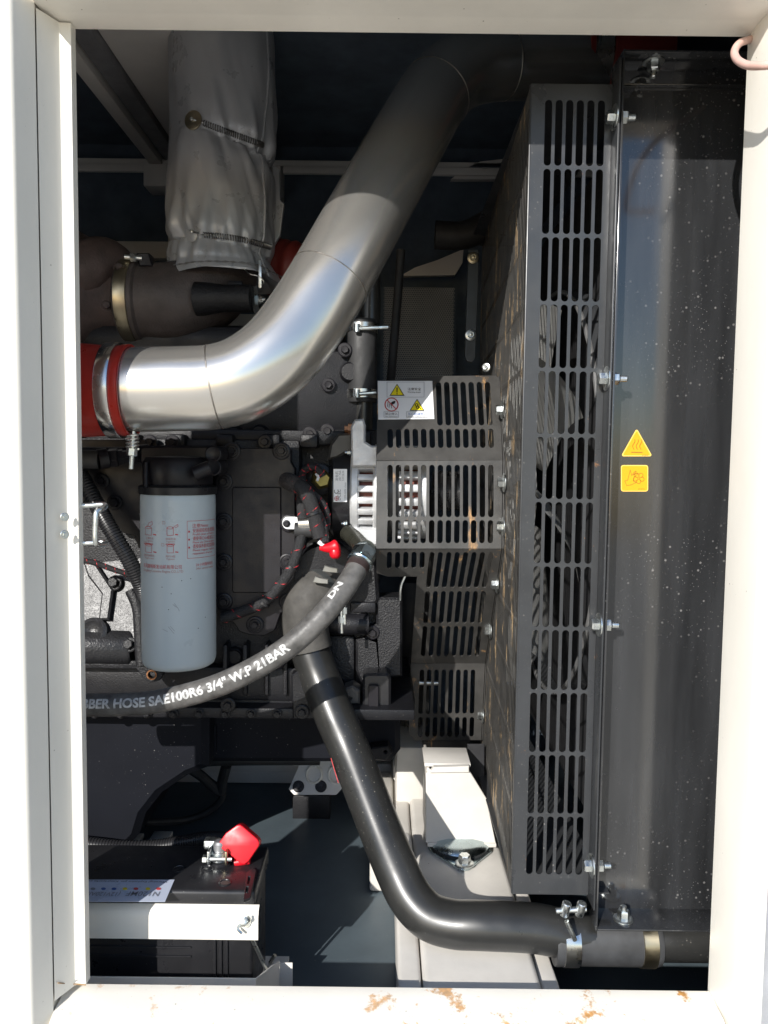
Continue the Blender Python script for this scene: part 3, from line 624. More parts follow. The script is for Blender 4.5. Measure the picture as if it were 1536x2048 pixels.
ftext('24 小时服务热线', 390, 1133, 6, REDPR, 33); ftext('24hr. service hotline', 390, 1140, 5, REDFAINT, 34)
def jar(cx, cy, tilt=False, lid=False):
    fline([(cx-6, cy-7), (cx-6, cy+8), (cx+6, cy+8), (cx+6, cy-7)], .8, REDPR)
    fline([(cx+6*math.cos(t), cy-7+2.4*math.sin(t)) for t in [R_(k*45) for k in range(9)]], .8, REDPR)
    if lid: fline([(cx-8, cy-10), (cx+8, cy-10), (cx+8, cy-8), (cx-8, cy-8), (cx-8, cy-10)], .9, REDPR)
    if tilt: fline([(cx-2, cy-9), (cx+1, cy-16), (cx+7, cy-20), (cx+8, cy-14), (cx+2, cy-9)], .8, REDPR)
    fline([(cx+9, cy+6), (cx+15, cy+7)], 2.2, REDPR)
jar(301, 1062, True); jar(342, 1061, False); fline([(346, 1054), (352, 1050), (356, 1047), (357, 1051), (351, 1054)], .8, REDPR)
jar(301, 1097, False, True); jar(342, 1096, False, True)
for x, y, s, w in ((296, 1078, '注满机油', 14), (333, 1078, '涂抹机油', 19), (292, 1113, '旋转至接触密封', 20), (333, 1113, '再拧3/4圈', 18)): ftext(s, x, y, 4, REDFAINT, w); ftext('Tighten', x+1, y+5, 3.6, REDFAINT, w-2)
for x, y in ((330, 1044), (328, 1088), (294, 1086)): fline([(x-2.5, y-2.5), (x+2.5, y-2.5), (x+2.5, y+2.5), (x-2.5, y+2.5), (x-2.5, y-2.5)], .6, REDFAINT)
for pts in ([(337, 1253), (348, 1267)], [(341, 1252), (349, 1262)], [(349, 1206), (357, 1218), (358, 1222)], [(346, 1208), (353, 1214)], [(326, 1258), (336, 1263)]): fline(pts, .7, GREYP, 'scratch')
for x, y in ((363, 1160), (380, 1157), (326, 1173), (338, 1218), (394, 1260), (408, 1240), (343, 1186)): fline([(x-.8, y), (x+.8, y+.6)], 1.6, BLKP, 'chip')

# ================================================================== RUBBER HOSE
hp = pathpx([(60, 1411, .16), (120, 1411, .16), (170, 1410, .16), (235, 1409, .155), (300, 1405, .15), (370, 1391, .147), (440, 1369, .145), (510, 1336, .145), (575, 1295, .147), (630, 1247, .152), (675, 1196, .165), (705, 1152, .185), (718, 1128, .20)], 10)
ho = thing('hydraulic_hose', 'black rubber hose with white lettering sweeping up across the filter foot', 'hose', P(420, 1430, .15))
HR = .0163
hose = put('hose', tube(hp, HR, 36), HOSEM, ho, 60)
HL = [0]
for a, b in zip(hp, hp[1:]): HL.append(HL[-1]+(b-a).length)
def hose_pt(s, v, off=.0003):
    j = max(0, min(len(hp)-2, sum(1 for l in HL if l <= s)-1)); f = (s-HL[j])/(HL[j+1]-HL[j]); c = hp[j].lerp(hp[j+1], f)
    T0 = (hp[min(j+1, len(hp)-1)]-hp[max(j-1, 0)]).normalized(); T1 = (hp[min(j+2, len(hp)-1)]-hp[j]).normalized(); t = T0.lerp(T1, f).normalized()
    n = (CAM-c); n = (n-t*n.dot(t)).normalized(); up = n.cross(t)*1.0
    if up.z < 0: up = -up
    a = v/HR; return c + (n*math.cos(a)+up*math.sin(a))*(HR+off)
def s_at(px):   # arc length where the hose crosses this pixel column
    best = min(range(len(hp)), key=lambda i: abs(768 + FPX*((cam_rot.transposed() @ (hp[i]-CAM)).x)/-((cam_rot.transposed() @ (hp[i]-CAM)).z) - px))
    return HL[best]
def hose_text(s, pa, pb, size, v0=-.0045):
    me = slice_mesh(text_mesh(s, size, bold=.0006), .004, .0018); bm = bmesh.new(); bm.from_mesh(me)
    xs = [p.co.x for p in bm.verts]; s0, s1 = s_at(pa), s_at(pb); k = (s1-s0)/(max(xs)-min(xs)); x0 = min(xs)
    for p in bm.verts: p.co = hose_pt(s0+(p.co.x-x0)*k, v0+p.co.y)
    put('printed_text', bm, mat('rubbed_white_print', (0.52, 0.52, 0.51), 0.6, var=0.45, vscale=170), hose, 0); bpy.data.meshes.remove(me)
hose_text('RUBBER HOSE SAE100R6 3/4" W.P 21BAR', 138, 579, .0178)
hose_text('DN', 668, 688, .0125, .006)
ax = (hp[-1]-hp[-6]).normalized(); fe = hp[-1]
put('crimp_ring', lathe(fe-ax*.012, ax, [(0, .0155), (.001, .0168), (.012, .0168), (.016, .0172)], 32, caps=False), mat('dark_brown_sleeve', (0.035, 0.022, 0.02), 0.5), ho)
put('ferrule', lathe(fe+ax*.000, ax, [(0, .0172), (.001, .0195), (.003, .0205), (.006, .0195), (.008, .018)], 36), ZINCB, ho)
put('hex_nut', lathe(fe+ax*.008, ax, [(0, .0190), (.017, .0190), (.020, .0165), (.024, .015)], 6), ZINCB, ho, 20)
put('adapter', tube(catmull([fe+ax*.03, P(728, 1098, .25), P(712, 1080, .30), P(695, 1066, .33)], 6), .0135, 20), mat('dark_olive_fitting', (0.07, 0.07, 0.055), 0.3, 0.6), ho, 50)

# left end hose in the block and its fitting
ch = thing('fuel_hose', 'short black hose with fitting nuts entering from the left post', 'hose', P(190, 930, .28))
put('hose', tube(pathpx([(110, 918, .27), (150, 918, .275), (198, 919, .28)], 5), .0145, 28), RUBBER, ch, 50)
put('ferrule', lathe(P(196, 919, .28), P(222, 915, .29)-P(196, 919, .28), [(0, .0152), (.001, .0158), (.014, .0158), (.016, .013)], 28), ENGS, ch)
put('hex_nut', lathe(P(219, 916, .29), (1, .2, 0.1), [(0, .0150), (.012, .0150), (.014, .013)], 6), ZINC if False else ENGS, ch, 20)
put('adapter', lathe(P(235, 914, .295), (1, .3, 0.1), [(0, .0125), (.008, .0125), (.008, .010), (.03, .010)], 6), ENGS, ch, 20)

# ================================================================== ALTERNATOR
AY = .425; AC = P(720, 985, AY); AR = 95*mpp(AY-.03)
al = thing('alternator', 'finned aluminium alternator with black rear cap and white label beside the belt guard', 'alternator', (AC.x, AY, AC.z-AR))
xx = lambda px: P(px, 985, AY-.05).x
put('rear_cap', lathe((xx(657), AY, AC.z), (1, 0, 0), [(0, AR*.55), (.001, AR*.86), (.008, AR*.98), (xx(703)-xx(657), AR*.98)], 64), PLASTB, al, 40)
def ring(x0, x1, r0, r1, name, m, seg=64): return put(name, lathe((x0, AY, AC.z), (1, 0, 0), [(0, r0), (0, r1*.96), (.003, r1), (x1-x0-.003, r1), (x1-x0, r1*.97), (x1-x0, r0), (0, r0)], seg, caps=False), m, al)
ring(xx(701), xx(719), AR*.55, AR*1.02, 'end_ring', ALU)
ring(xx(746), xx(776), AR*.80, AR*1.04, 'centre_ring', ALU)
ring(xx(838), xx(856), AR*.55, AR*.98, 'end_ring', ALU)
put('stator_core', lathe((xx(776), AY, AC.z), (1, 0, 0), [(0, AR*.95), (xx(800)-xx(776), AR*.95)], 64, caps=False), mat('laminated_stator_steel', (0.10, 0.10, 0.10), 0.4, 0.6), al)
put('winding', lathe((xx(703), AY, AC.z), (1, 0, 0), [(0, AR*.84), (xx(852)-xx(703), AR*.84)], 64, caps=False), COPW, al)
for (xa, xb_, n) in ((716, 749, 26), (797, 842, 22)):
    for k in range(n):
        a = 2*math.pi*(k+.5)/n
        if math.cos(a) < -0.35: continue
        ca, sa = math.cos(a), math.sin(a); w = AR*2*math.pi/n*.27
        bm = box((xx(xa), -w, AR*.86), (xx(xb_), w, AR*1.015), .0018, 2)
        for v in bm.verts: y, z = v.co.y, v.co.z; v.co.y = AY - z*ca + y*sa*-1; v.co.z = AC.z + z*sa + y*ca*-1
        put('fin', bm, ALU, al)
put('mount_ear', pxflat([[(706, 900), (705, 855), (711, 843), (724, 841), (727, 850), (727, 885), (742, 895), (752, 895), (752, 930), (706, 930)]], YP(.345), .05, .003), ALU, al)
put('lower_ear', pxflat([[(703, 1060), (752, 1060), (752, 1088), (715, 1088), (706, 1078)]], YP(.36), .07, .004), ALU, al)
put('pulley', lathe((xx(868), AY, AC.z+.005), (1, 0, 0), [(0, .030), (.004, .036)]+[(.005+k*.004, .036-.003*(k % 2)) for k in range(10)]+[(.048, .037), (.052, .030)], 48), mat('pulley_steel', (0.2, 0.2, 0.21), 0.3, 0.9), al, 20)
cn = Vector((xx(688), AY-.045, P(690, 858, AY-.045).z))
put('terminal_nut', lathe(cn, (1, 0, 0), [(0, .006), (.006, .006), (.006, .0105), (.016, .0105), (.016, .0135), (.019, .0135)], 6), COPPERN, al, 20)
put('strain_cover', pxflat([[(660, 915), (665, 890), (678, 872), (700, 870), (702, 900), (690, 902), (672, 912)]], YP(.372), .05, .004), mat('aged_cap_plastic', (0.05, 0.048, 0.045), 0.4), al)
for x, y in ((700, 905), (693, 1047)): bolt(P(x, y, .35), (-1, -.3, 0), al, ZINC, (.004, .004, .0055, .001, .004, False), 'screw')
# label on the rear cap (no square code printed)
lb = Plane(P(682, 972, AY-AR*.98-.0015), (1, 0, 0), (0, 0, 1))
lab = put('rating_label', pxflat([rrect(667, 938, 694, 1004, .6)], lb, .0008), WDEC, al)
def lt(s, x, y, h, m, rot=R_(90), w=None): u, v = lb.px(x, y); text_on(lb, s, u, v, h*mpp(AY-AR)*1.3, m, lab, rot=rot, h=.0005, width=w)
lt('DCEC', 681, 1001, 6.5, BLKP); lt('C', 677, 988, 10, BLKP); lt('发电机', 676, 962, 5, GREYP); lt('28V 70A', 682, 962, 4.5, GREYP); lt('5272634', 688, 962, 4.5, GREYP); lt('1000-6000 r/min', 692, 1000, 4, GREYP)
lines_on(lb, [[lb.px(673+4*math.cos(R_(a)), 997+4*math.sin(R_(a))) for a in range(0, 361, 45)], [lb.px(671, 997), lb.px(675, 997)], [lb.px(673, 994), lb.px(673, 1000)]], .0009, REDPR, lab)

# ================================================================== BELT GUARD (folded slotted sheet)
XM = .184; TAP = .042
YS0 = .110
def XMat(Y): return XM+TAP*(Y-YS0)
def PM(px, py, off=0.0):   # pixel -> point on the slotted engine-side sheet of the shroud
    n = Vector((-1, TAP, 0)).normalized(); o = Vector((XM, YS0, 0)) + n*off; d = ray(px, py); return CAM + d*((o-CAM).dot(n)/d.dot(n))
fold = [PM(x, y, .004) for x, y in ((995, 752), (1005, 921), (1003, 1097), (970, 1327), (962, 1480))]
gd = thing('belt_guard', 'folded black slotted belt guard with rust streaks over the alternator pulley', 'belt guard', fold[4])
def gplane(i): a, b = fold[i], fold[i+1]; return Plane(a, (1, 0, 0), (a-b))
gp = [gplane(i) for i in range(4)]
def vslots(xs_top, xs_bot, y0, y1, w): return [slot(a, y0+w/2, b, y1-w/2, w) for a, b in zip(xs_top, xs_bot)]
top1 = [877+16.3*k for k in range(7)]; r2 = [780+16.8*k for k in range(13)]
hs = vslots(top1, [x+3+k*.3 for k, x in enumerate(top1)], 763.5, 851, 11) + vslots(r2, [x+.8 for x in r2], 857, 896, 11)
gt = put('upper_sheet', pxflat([[(753, 921), (755, 768), (760, 762), (875, 752), (992, 751), (997, 756), (1005, 921)]] + hs, gp[0], .002, 0), GUARD, gd, 20)
hs = vslots(r2, r2, 929.5, 1034.5, 11) + vslots([x-.5 for x in r2], [x-1 for x in r2], 1040, 1086.5, 11)
put('front_sheet', pxflat([[(753, 921), (1005, 921), (1003, 1097), (752, 1097)]] + hs, gp[1], .002, 0), GUARD, gd, 20)
sl_ = [779+16.4*k for k in range(5)]
lx = lambda a, b, n=8: [a+(b-a)*k/(n-1) for k in range(n)]
hs = vslots(sl_, [x-.8 for x in sl_], 1103.5, 1137, 10) + vslots(lx(864, 982), lx(856.5, 968.5), 1104, 1176, 10) + vslots(lx(855, 967), lx(851, 960), 1182, 1247, 9.5) + vslots(lx(850, 959), lx(846, 954), 1252, 1313, 9)
put('lower_sheet', pxflat([[(752, 1097), (1003, 1097), (970, 1327), (822, 1327), (834, 1153), (775, 1153), (753, 1146)]] + hs, gp[2], .002, 0), GUARD, gd, 20)
hs = vslots(lx(844, 946), lx(841, 944), 1339, 1428, 9) + vslots(lx(841, 944), lx(840, 943), 1434, 1474, 9)
put('bottom_sheet', pxflat([[(822, 1327), (970, 1327), (962, 1480), (830, 1481), (818, 1466)]] + hs, gp[3], .002, 0), GUARD, gd, 20)
for i in range(4):
    a, b = fold[i], fold[i+1]; bm = bmesh.new()
    q = [a, b, b+Vector((0, .028, 0)), a+Vector((0, .028, 0))]
    q0 = [bm.verts.new((XMat(p.y)-.0028, p.y, p.z)) for p in q]; q1 = [bm.verts.new((XMat(p.y)-.0008, p.y, p.z)) for p in q]
    bm.faces.new(q0); bm.faces.new(q1[::-1])
    for k in range(4): bm.faces.new((q0[k], q0[(k+1) % 4], q1[(k+1) % 4], q1[k]))
    put('side_flange', bm, GUARD, gd)
GB = (.0082, .0085, .0150, .0022, 0, False)
for x, y in ((1000, 820), (1004, 965), (1002, 1052), (990, 1168), (977, 1260), (962, 1429)):
    p = PM(x, y, .006); bolt(Vector((XMat(p.y)-.003, p.y-.006, p.z)), (-1, 0, 0), gd, ZINC, GB)
# bent tab under the guard
solo('guard_foot', pxflat([[(848, 1483), (938, 1483), (930, 1505), (848, 1505)]], YP(fold[4].y+.03), .05, .002), GUARD, 'short black foot plate under the belt guard bottom edge', 'bracket')
# crank pulley & belt seen through the slots
cpz = P(905, 1385, .72)
cr = thing('crank_pulley', 'dark ribbed crank pulley seen through the lower belt guard slots', 'pulley', cpz)
put('rim', lathe((.04, .76, cpz.z), (1, 0, 0), [(0, .05), (.002, .085)]+[(.006+k*.005, .085-.003*(k % 2)) for k in range(10)]+[(.06, .085), (.062, .05)], 56), mat('pulley_dark_steel', (0.10, 0.10, 0.10), 0.35, 0.7), cr, 20)
bz = AC.z
bt = thing('drive_belt', 'black ribbed drive belt between alternator and crank pulleys behind the guard', 'belt', (.07, .5, 0))
put('belt_run', tube([Vector((.085, AY-.036, AC.z)), Vector((.085, .76-.088, cpz.z))], .008, 4), BELTM, bt, 0)
put('belt_run', tube([Vector((.085, AY+.036, AC.z)), Vector((.085, .76+.088, cpz.z))], .008, 4), BELTM, bt, 0)

# warning label on the guard
wpz = gp[0]; wx = lambda x, y: wpz.px(x, y)
wlab = thing('warning_label', 'white safety label with three warning symbols on the belt guard', 'label', wpz.w(*wx(811, 838), .001))
q = [wx(756, 763), wx(864, 763), wx(868, 838), wx(757, 839)]
bck = put('label_sheet', flat([[q[3], q[2], q[1], q[0]]], wpz, .0008, .0006, .0012), WDEC, wlab)
lw = .0020
def tri(a, b, c): return [wx(*a), wx(*b), wx(*c)]
def shape(loop, m, h, nm='printed_icon', par=None): return put(nm, flat([loop], wpz, .0001, 0, h), m, par or wlab, 0)
def wl_(polys, w, m, closed=False, h=.0023): return lines_on(wpz, [[wx(*p) for p in pl] for pl in polys], w*mpp(.36), m, wlab, h, closed=closed)
for a, b, c in (((779, 793), (809, 793), (794, 769)), ((819, 823), (849, 823), (834, 799))):
    shape(tri(a, b, c), BLKP, lw); cx, cy_ = (a[0]+b[0]+c[0])/3, (a[1]+b[1]+c[1])/3
    shape([wx(cx+(x-cx)*.82, cy_+(y-cy_)*.82) for x, y in (a, b, c)], YDEC, lw+.0003)
shape([wx(*p) for p in ((792.6, 777), (795.4, 777), (794.8, 787), (793.2, 787))], BLKP, lw+.0006); shape([wx(*p) for p in circ(794, 789.6, 1.3, 8)], BLKP, lw+.0006)
wl_([[(774, 766), (848, 766), (848, 796), (774, 796)]], .7, GREYP, True)
wl_([circ(783, 811, 13, 28)], 2.2, REDPR, True, .0026); wl_([[(774, 802), (792, 820)]], 2.0, REDPR, False, .0028)
shape([wx(*p) for p in ((780, 808), (786, 804), (791, 803), (790, 808), (785, 811), (782, 814))], BLKP, lw); wl_([[(776, 806), (775, 815)], [(779, 809), (778, 817)], [(782, 812), (783, 818)]], 1.1, BLKP)
wl_([circ(833, 812, 2.6, 10), circ(835, 817, 2.6, 10)], 1.8, BLKP, True, .0029); wl_([[(836, 815), (842, 820)]], 1.6, BLKP, False, .0029)
for x0, x1 in ((768, 797), (813, 855)): wl_([[(x0, 825), (x1, 825), (x1, 836.5), (x0, 836.5)]], .7, GREYP, True)
def wt(s, x, y, h, w, m=BLKP): u, v = wx(x, y); u1, _ = wx(x+w, y); text_on(wpz, s, u, v, h*mpp(.36)*1.2, m, wlab, h=.0024, width=u1-u)
wt('注意安全', 815, 782, 6.5, 27); wt('Warning danger', 815, 787, 4, 27); wt('禁止伸入', 770, 831.5, 6, 25); wt('No reaching in', 770, 835.5, 3.2, 25); wt('当心机械伤人', 815, 831.5, 6, 38, BLUEP); wt('Warning mechanical injury', 815, 835.5, 3.2, 38)

# ================================================================== FAN SHROUD GUARD
YS = .110; zT = P(1065, 167, YS).z; zBt = P(1020, 1788, YS).z; xS1 = P(1232, 300, YS).x
sh = thing('fan_shroud', 'tall black fan shroud guard with rows of stadium slots, rusty on its engine side', 'fan shroud', (.24, YS, zBt))
z0, z1 = P(1147, 200, YS).z, P(1100, 1749, YS).z; pit = (z0-z1)/(12-.045); gap = pit*.045
xc0 = P(1096, 268, YS).x; xp = 20.45*mpp(YS); sw = 14*mpp(YS)
def cell_sheet(pl, us, sw_, u0, u1, rows, v0, v1, thick, n=5):
    "sheet with a regular grid of stadium slots: us = slot centres, rows = (bottom, top) of every slot row"
    bm = bmesh.new()
    cu = [u0] + [(a+b)/2 for a, b in zip(us, us[1:])] + [u1]; rows = sorted(rows); cv = [v0] + [(a[1]+b[0])/2 for a, b in zip(rows, rows[1:])] + [v1]
    V = lambda u, v: bm.verts.new(pl.w(u, v, 0))
    for j, (rb_, rt_) in enumerate(rows):
        for i, uc in enumerate(us):
            c = [V(cu[i], cv[j]), V(cu[i+1], cv[j]), V(cu[i+1], cv[j+1]), V(cu[i], cv[j+1])]; r = sw_/2
            lo = [V(uc-r*math.cos(math.pi*k/(2*n)), rb_+r-r*math.sin(math.pi*k/(2*n))) for k in range(2*n+1)]
            hi = [V(uc-r*math.cos(math.pi*k/(2*n)), rt_-r+r*math.sin(math.pi*k/(2*n))) for k in range(2*n+1)]
            bm.faces.new((c[0], lo[0], hi[0], c[3])); bm.faces.new((c[1], c[2], hi[-1], lo[-1]))
            bm.faces.new((c[0], c[1], lo[n])); bm.faces.new((c[3], hi[n], c[2]))
            for k in range(n):
                bm.faces.new((c[0], lo[k+1], lo[k])); bm.faces.new((c[1], lo[n+k+1], lo[n+k]))
                bm.faces.new((c[3], hi[k], hi[k+1])); bm.faces.new((c[2], hi[n+k], hi[n+k+1]))
    bmesh.ops.remove_doubles(bm, verts=bm.verts, dist=1e-6); bmesh.ops.recalc_face_normals(bm, faces=bm.faces)
    f = bm.faces[0]
    if f.normal.dot(pl.n) < 0: bmesh.ops.reverse_faces(bm, faces=bm.faces)
    bmesh.ops.solidify(bm, geom=bm.faces[:], thickness=thick); return bm
plS = YP(YS); RW = [(z0-r*pit-(pit-gap), z0-r*pit) for r in range(12)]
put('slotted_front', cell_sheet(plS, [xc0+c*xp for c in range(6)], sw, XM, xS1, RW, zBt, zT, .002), STRIP, sh, 20)
plM = Plane((XM-TAP*YS0, 0, 0), (-TAP, -1, 0), (0, 0, 1)); YB = .86
put('slotted_side', cell_sheet(plM, [-(YB-.022-c*.0156) for c in range(46)], .0104, -YB, -YS-.0025, RW, zBt, zT, .0004, 2), MESHM, sh, 20)
put('corner_bead', box((XM-.0012, YS-.0002, zBt), (XM+.002, YS+.004, zT), .0012), STRIP, sh)
put('top_plate', box((XM+.002, YS+.003, zT-.002), (.32, YB, zT)), STRIP, sh, 0)
put('bottom_plate', box((XM+.002, YS+.003, zBt), (.32, YB, zBt+.002)), STRIP, sh, 0)
XF = P(1243, 300, .078).x
zFt, zFb = P(1248, 97, .078).z, P(1195, 1862, .078).z
put('front_flange', box((XF-.0045, .081, zBt-.005), (XF-.0020, YS+.004, zT+.02), .0006), STRIP, sh)
put('front_return', box((xS1, YS-.0005, zBt), (XF-.0045, YS+.0015, zT)), STRIP, sh, 0)
# ---------------- radiator side panel
YPn = .128
rp = thing('radiator_side_panel', 'tall glossy black radiator side panel with dried water spots at right', 'panel', ((XF+.7)/2, YPn, zFb))
put('panel', box((XF-.0005, YPn, zFb), (.72, YPn+.003, zFt)), PANEL, rp, 0)
put('edge_flange', box((XF-.0012, .078, zFb), (XF+.0012, YPn, zFt), .0006), PANEL, rp)
put('top_flange', box((XF+.0012, .080, zFt-.0025), (.72, YPn, zFt), .0005), PANEL, rp)
put('top_flange', box((XF+.006, YPn-.008, P(1300, 172, YPn).z-.002), (.72, YPn-.0005, P(1300, 172, YPn).z), .0005), PANEL, rp)
put('bottom_flange', box((XF+.0012, .078, zFb), (.72, YPn, zFb+.0025), .0005), PANEL, rp)
RB = (.0082, .0085, .0160, .0025, .0, False); RN = (.0082, .0085, .0095, .0015, .011, False)
for x, y in ((1238, 234), (1215, 757), (1200, 1250), (1186, 1732)):
    z = P(x, y, .094).z
    bolt((XF-.0046, .095, z), (-1, 0, 0), rp, ZINC, RB); bolt((XF+.0013, .095, z), (1, 0, 0), rp, ZINC, RN, 'nut')
p = P(1308, 106, .103); bolt((p.x, .103, zFt-.003), (0, 0, -1), rp, ZINC, (.0085, .009, .0135, .002, .009, False), 'nut')
p = P(1246, 1848, .100); bolt((p.x, .100, zFb+.003), (0, 0, 1), rp, ZINC, (.0085, .011, .0135, .003, .006, False), 'nut')
put('stiffener', box((.352, YPn-.0008, zFb+.03), (.385, YPn-.0001, zFt-.06)), PANEL, rp, 0) if False else None
solo('radiator_core', box((.335, .18, zBt+.03), (.43, .85, zT-.02), .004), mat('dark_core', (0.02, 0.02, 0.022), 0.6, vscale=40), 'dark radiator core block behind the fan', 'radiator')
# ---------------- orange decals
pd = YP(YPn)
t1 = thing('hot_surface_decal', 'orange triangular hot-surface decal on the black radiator panel', 'decal', P(1273, 913, YPn))
def dshape(par, pts, m, h, nm='printed_icon'): return put(nm, flat([[pd.px(*p) for p in pts]], pd, .0001, 0, h), m, par, 0)
def rtri(cx, cy_, s, r=3):
    out = []
    for a in (90, 210, 330):
        px, py = cx+s*math.cos(R_(a)), cy_-s*math.sin(R_(a))*1.03
        for k in range(-3, 4): b = R_(a+k*20); out.append((px+r*math.cos(b), py-r*math.sin(b)))
    return out
dshape(t1, rtri(1273, 894, 30.5), PALEOR, .0006, 'decal_border'); dshape(t1, rtri(1273, 894, 28, 2), ORANGE, .0009, 'decal_face')
for x in (1267, 1274, 1281): lines_on(pd, [[pd.px(x+2.0*math.sin(k/10*6.28+.6)+.12*(5-k), 879+k*2.0) for k in range(11)]], 1.1*mpp(YPn), BROWNP, t1, .0012)
lines_on(pd, [[pd.px(1262, 904.5), pd.px(1284, 905)]], 1.7*mpp(YPn), BROWNP, t1, .0012)
u, v = pd.px(1284, 911.5); text_on(pd, 'BT 00716', u, v, .0019, BROWNP, t1, h=.0012)
t2 = thing('fan_hazard_decal', 'orange square decal showing a hand near fan blades on the black panel', 'decal', P(1268, 983, YPn))
dshape(t2, [(x, y) for x, y in rrect(1241.5, 930, 1296, 983, 5)], PALEOR, .0006, 'decal_border'); dshape(t2, rrect(1243.5, 932, 1294, 981, 3.5), ORANGE, .0009, 'decal_face')
W = lambda pts, cl=False: lines_on(pd, [[pd.px(*p) for p in pts]], .85*mpp(YPn), BROWNP, t2, .0012, closed=cl)
W([(1253, 971), (1249, 962), (1255, 960), (1258, 948), (1260, 940), (1262, 948), (1263, 951), (1268, 944), (1272, 942), (1266, 950), (1273, 946), (1275, 948), (1268, 953), (1266, 962), (1272, 965), (1260, 970), (1253, 971)])
W(circ(1277, 956, 2.4, 10), True)
for a in range(5):
    an = R_(a*72+20); W([(1277+4.5*math.cos(an)+4.6*math.cos(an+R_(t))*.95+2.3*math.cos(an), 956+4.5*math.sin(an)+4.6*math.sin(an+R_(t))*.95+2.3*math.sin(an)) for t in range(-140, 150, 36)])
u, v = pd.px(1276, 979); text_on(pd, 'BT 00716', u, v, .0022, BROWNP, t2, h=.0012)

# ---------------- fan
fn = thing('cooling_fan', 'grey multi-blade cooling fan inside the slotted shroud', 'fan', (.25, .50, -.06))
put('hub', lathe((.215, .50, -.06), (1, 0, 0), [(0, .04), (.004, .085), (.05, .085), (.055, .05)], 40), FANM, fn)
for k in range(9):
    a0 = 2*math.pi*k/9+.35; bm = bmesh.new(); grid = []
    for i in range(9):
        r = .08+.265*i/8; row = []
        for j in range(7):
            s = j/6-.5; a = a0 + s*.42*(1-.25*i/8) + .18*(i/8)**2; x = .252 + s*.058 + .010*(1-4*s*s)
            row.append(bm.verts.new((x, .50+r*math.cos(a), -.06+r*math.sin(a))))
        grid.append(row)
    for A, B in zip(grid, grid[1:]):
        for j in range(6): bm.faces.new((A[j], A[j+1], B[j+1], B[j]))
    g = bmesh.ops.solidify(bm, geom=bm.faces[:], thickness=.003)
    put('blade', bm, FANM, fn, 60)
sr = thing('shroud_ring', 'thin round rim of the fan shroud seen through the slots', 'ring', (.29, .5, -.42))
put('rim', tube([Vector((.300, .50+.358*math.cos(a), -.06+.358*math.sin(a))) for a in [2*math.pi*k/96 for k in range(97)]], .004, 8, False), mat('bright_rim', (0.25, 0.25, 0.25), 0.4, 0.5), sr)
put('ring_wall', lathe((.300, .50, -.06), (1, 0, 0), [(0, .358), (.03, .362)], 64, caps=False), STRIP, sr)

# ---------------- stay bracket, vertical hose
sb = thing('fan_guard_stay', 'upright black flat-bar stay with two bolts behind the belt guard', 'stay', P(942, 725, .62))
put('bar', pxflat([[(938, 500), (957, 500), (956, 560), (950, 715), (944, 724), (934, 722), (930, 712), (936, 540)]], YP(.62), .006, .001), mat('satin_black_bar', (0.025, 0.03, 0.034), 0.35), sb)
bolt(P(946, 516, .617), (0, -1, 0), sb, BRASSY, (.007, .005, .011, .002, .003, False)); bolt(P(941, 670, .617), (0, -1, 0), sb, ZINC, (.007, .005, .011, .002, .004, False))
bolt(P(972, 735, .50), (-.5, -1, 0), sb, ZINC, (.005, .004, .008, .0015, 0, False))
vh = thing('bypass_hose', 'short upright black rubber hose held by two screw clamps behind the guard', 'hose', P(724, 800, .45))
vx = P(724, 720, .45); rr = 29*mpp(.45)
zz = lambda y: P(724, y, .45).z
put('hose', lathe((vx.x, .45, zz(805)), (0, 0, 1), [(0, rr*.96), (.003, rr), (zz(640)-zz(805)-.003, rr), (zz(640)-zz(805), rr*.95)], 40), RUBBER, vh)
put('steel_pipe', tube([Vector((P(740, 640, .45).x, .455, zz(650))), Vector((P(740, 500, .45).x, .455, zz(470)))], rr*.70, 28), GPIPE, vh)
put('pipe_neck', tube([Vector((vx.x+.004, .45, zz(800))), Vector((vx.x+.004, .45, zz(880)))], rr*.62, 24), GPIPE, vh)
for y in (657, 788):
    c = put('hose_clamp', lathe((vx.x, .45, zz(y+9)), (0, 0, 1), [(0, rr), (.0005, rr*1.05), (zz(y-9)-zz(y+9)-.0005, rr*1.05), (zz(y-9)-zz(y+9), rr)], 40, caps=False), BAND, vh)
    put('clamp_screw', tube([P(712, y, .45-rr-.006), P(776 if y < 700 else 752, y-3, .45-rr-.002)], .0035, 10), ZINC, c)
    put('clamp_barrel', lathe(P(714, y+7, .45-rr-.006), (0, 0, 1), [(0, .005), (.014, .005)], 12), ZINC, c)
solo('slim_pipe', tube(pathpx([(802, 500, .60), (795, 600, .60), (785, 720, .58), (780, 780, .55)], 6), .0085, 16), RUBBER, 'slim black pipe rising in front of the perforated vent', 'pipe')
solo('pipe_in_shadow', tube(pathpx([(870, 470, .8), (930, 470, .8), (990, 440, .8)], 6), .03, 24), RUBBER, 'wide black hose in deep shade below the pale arched gusset', 'hose')

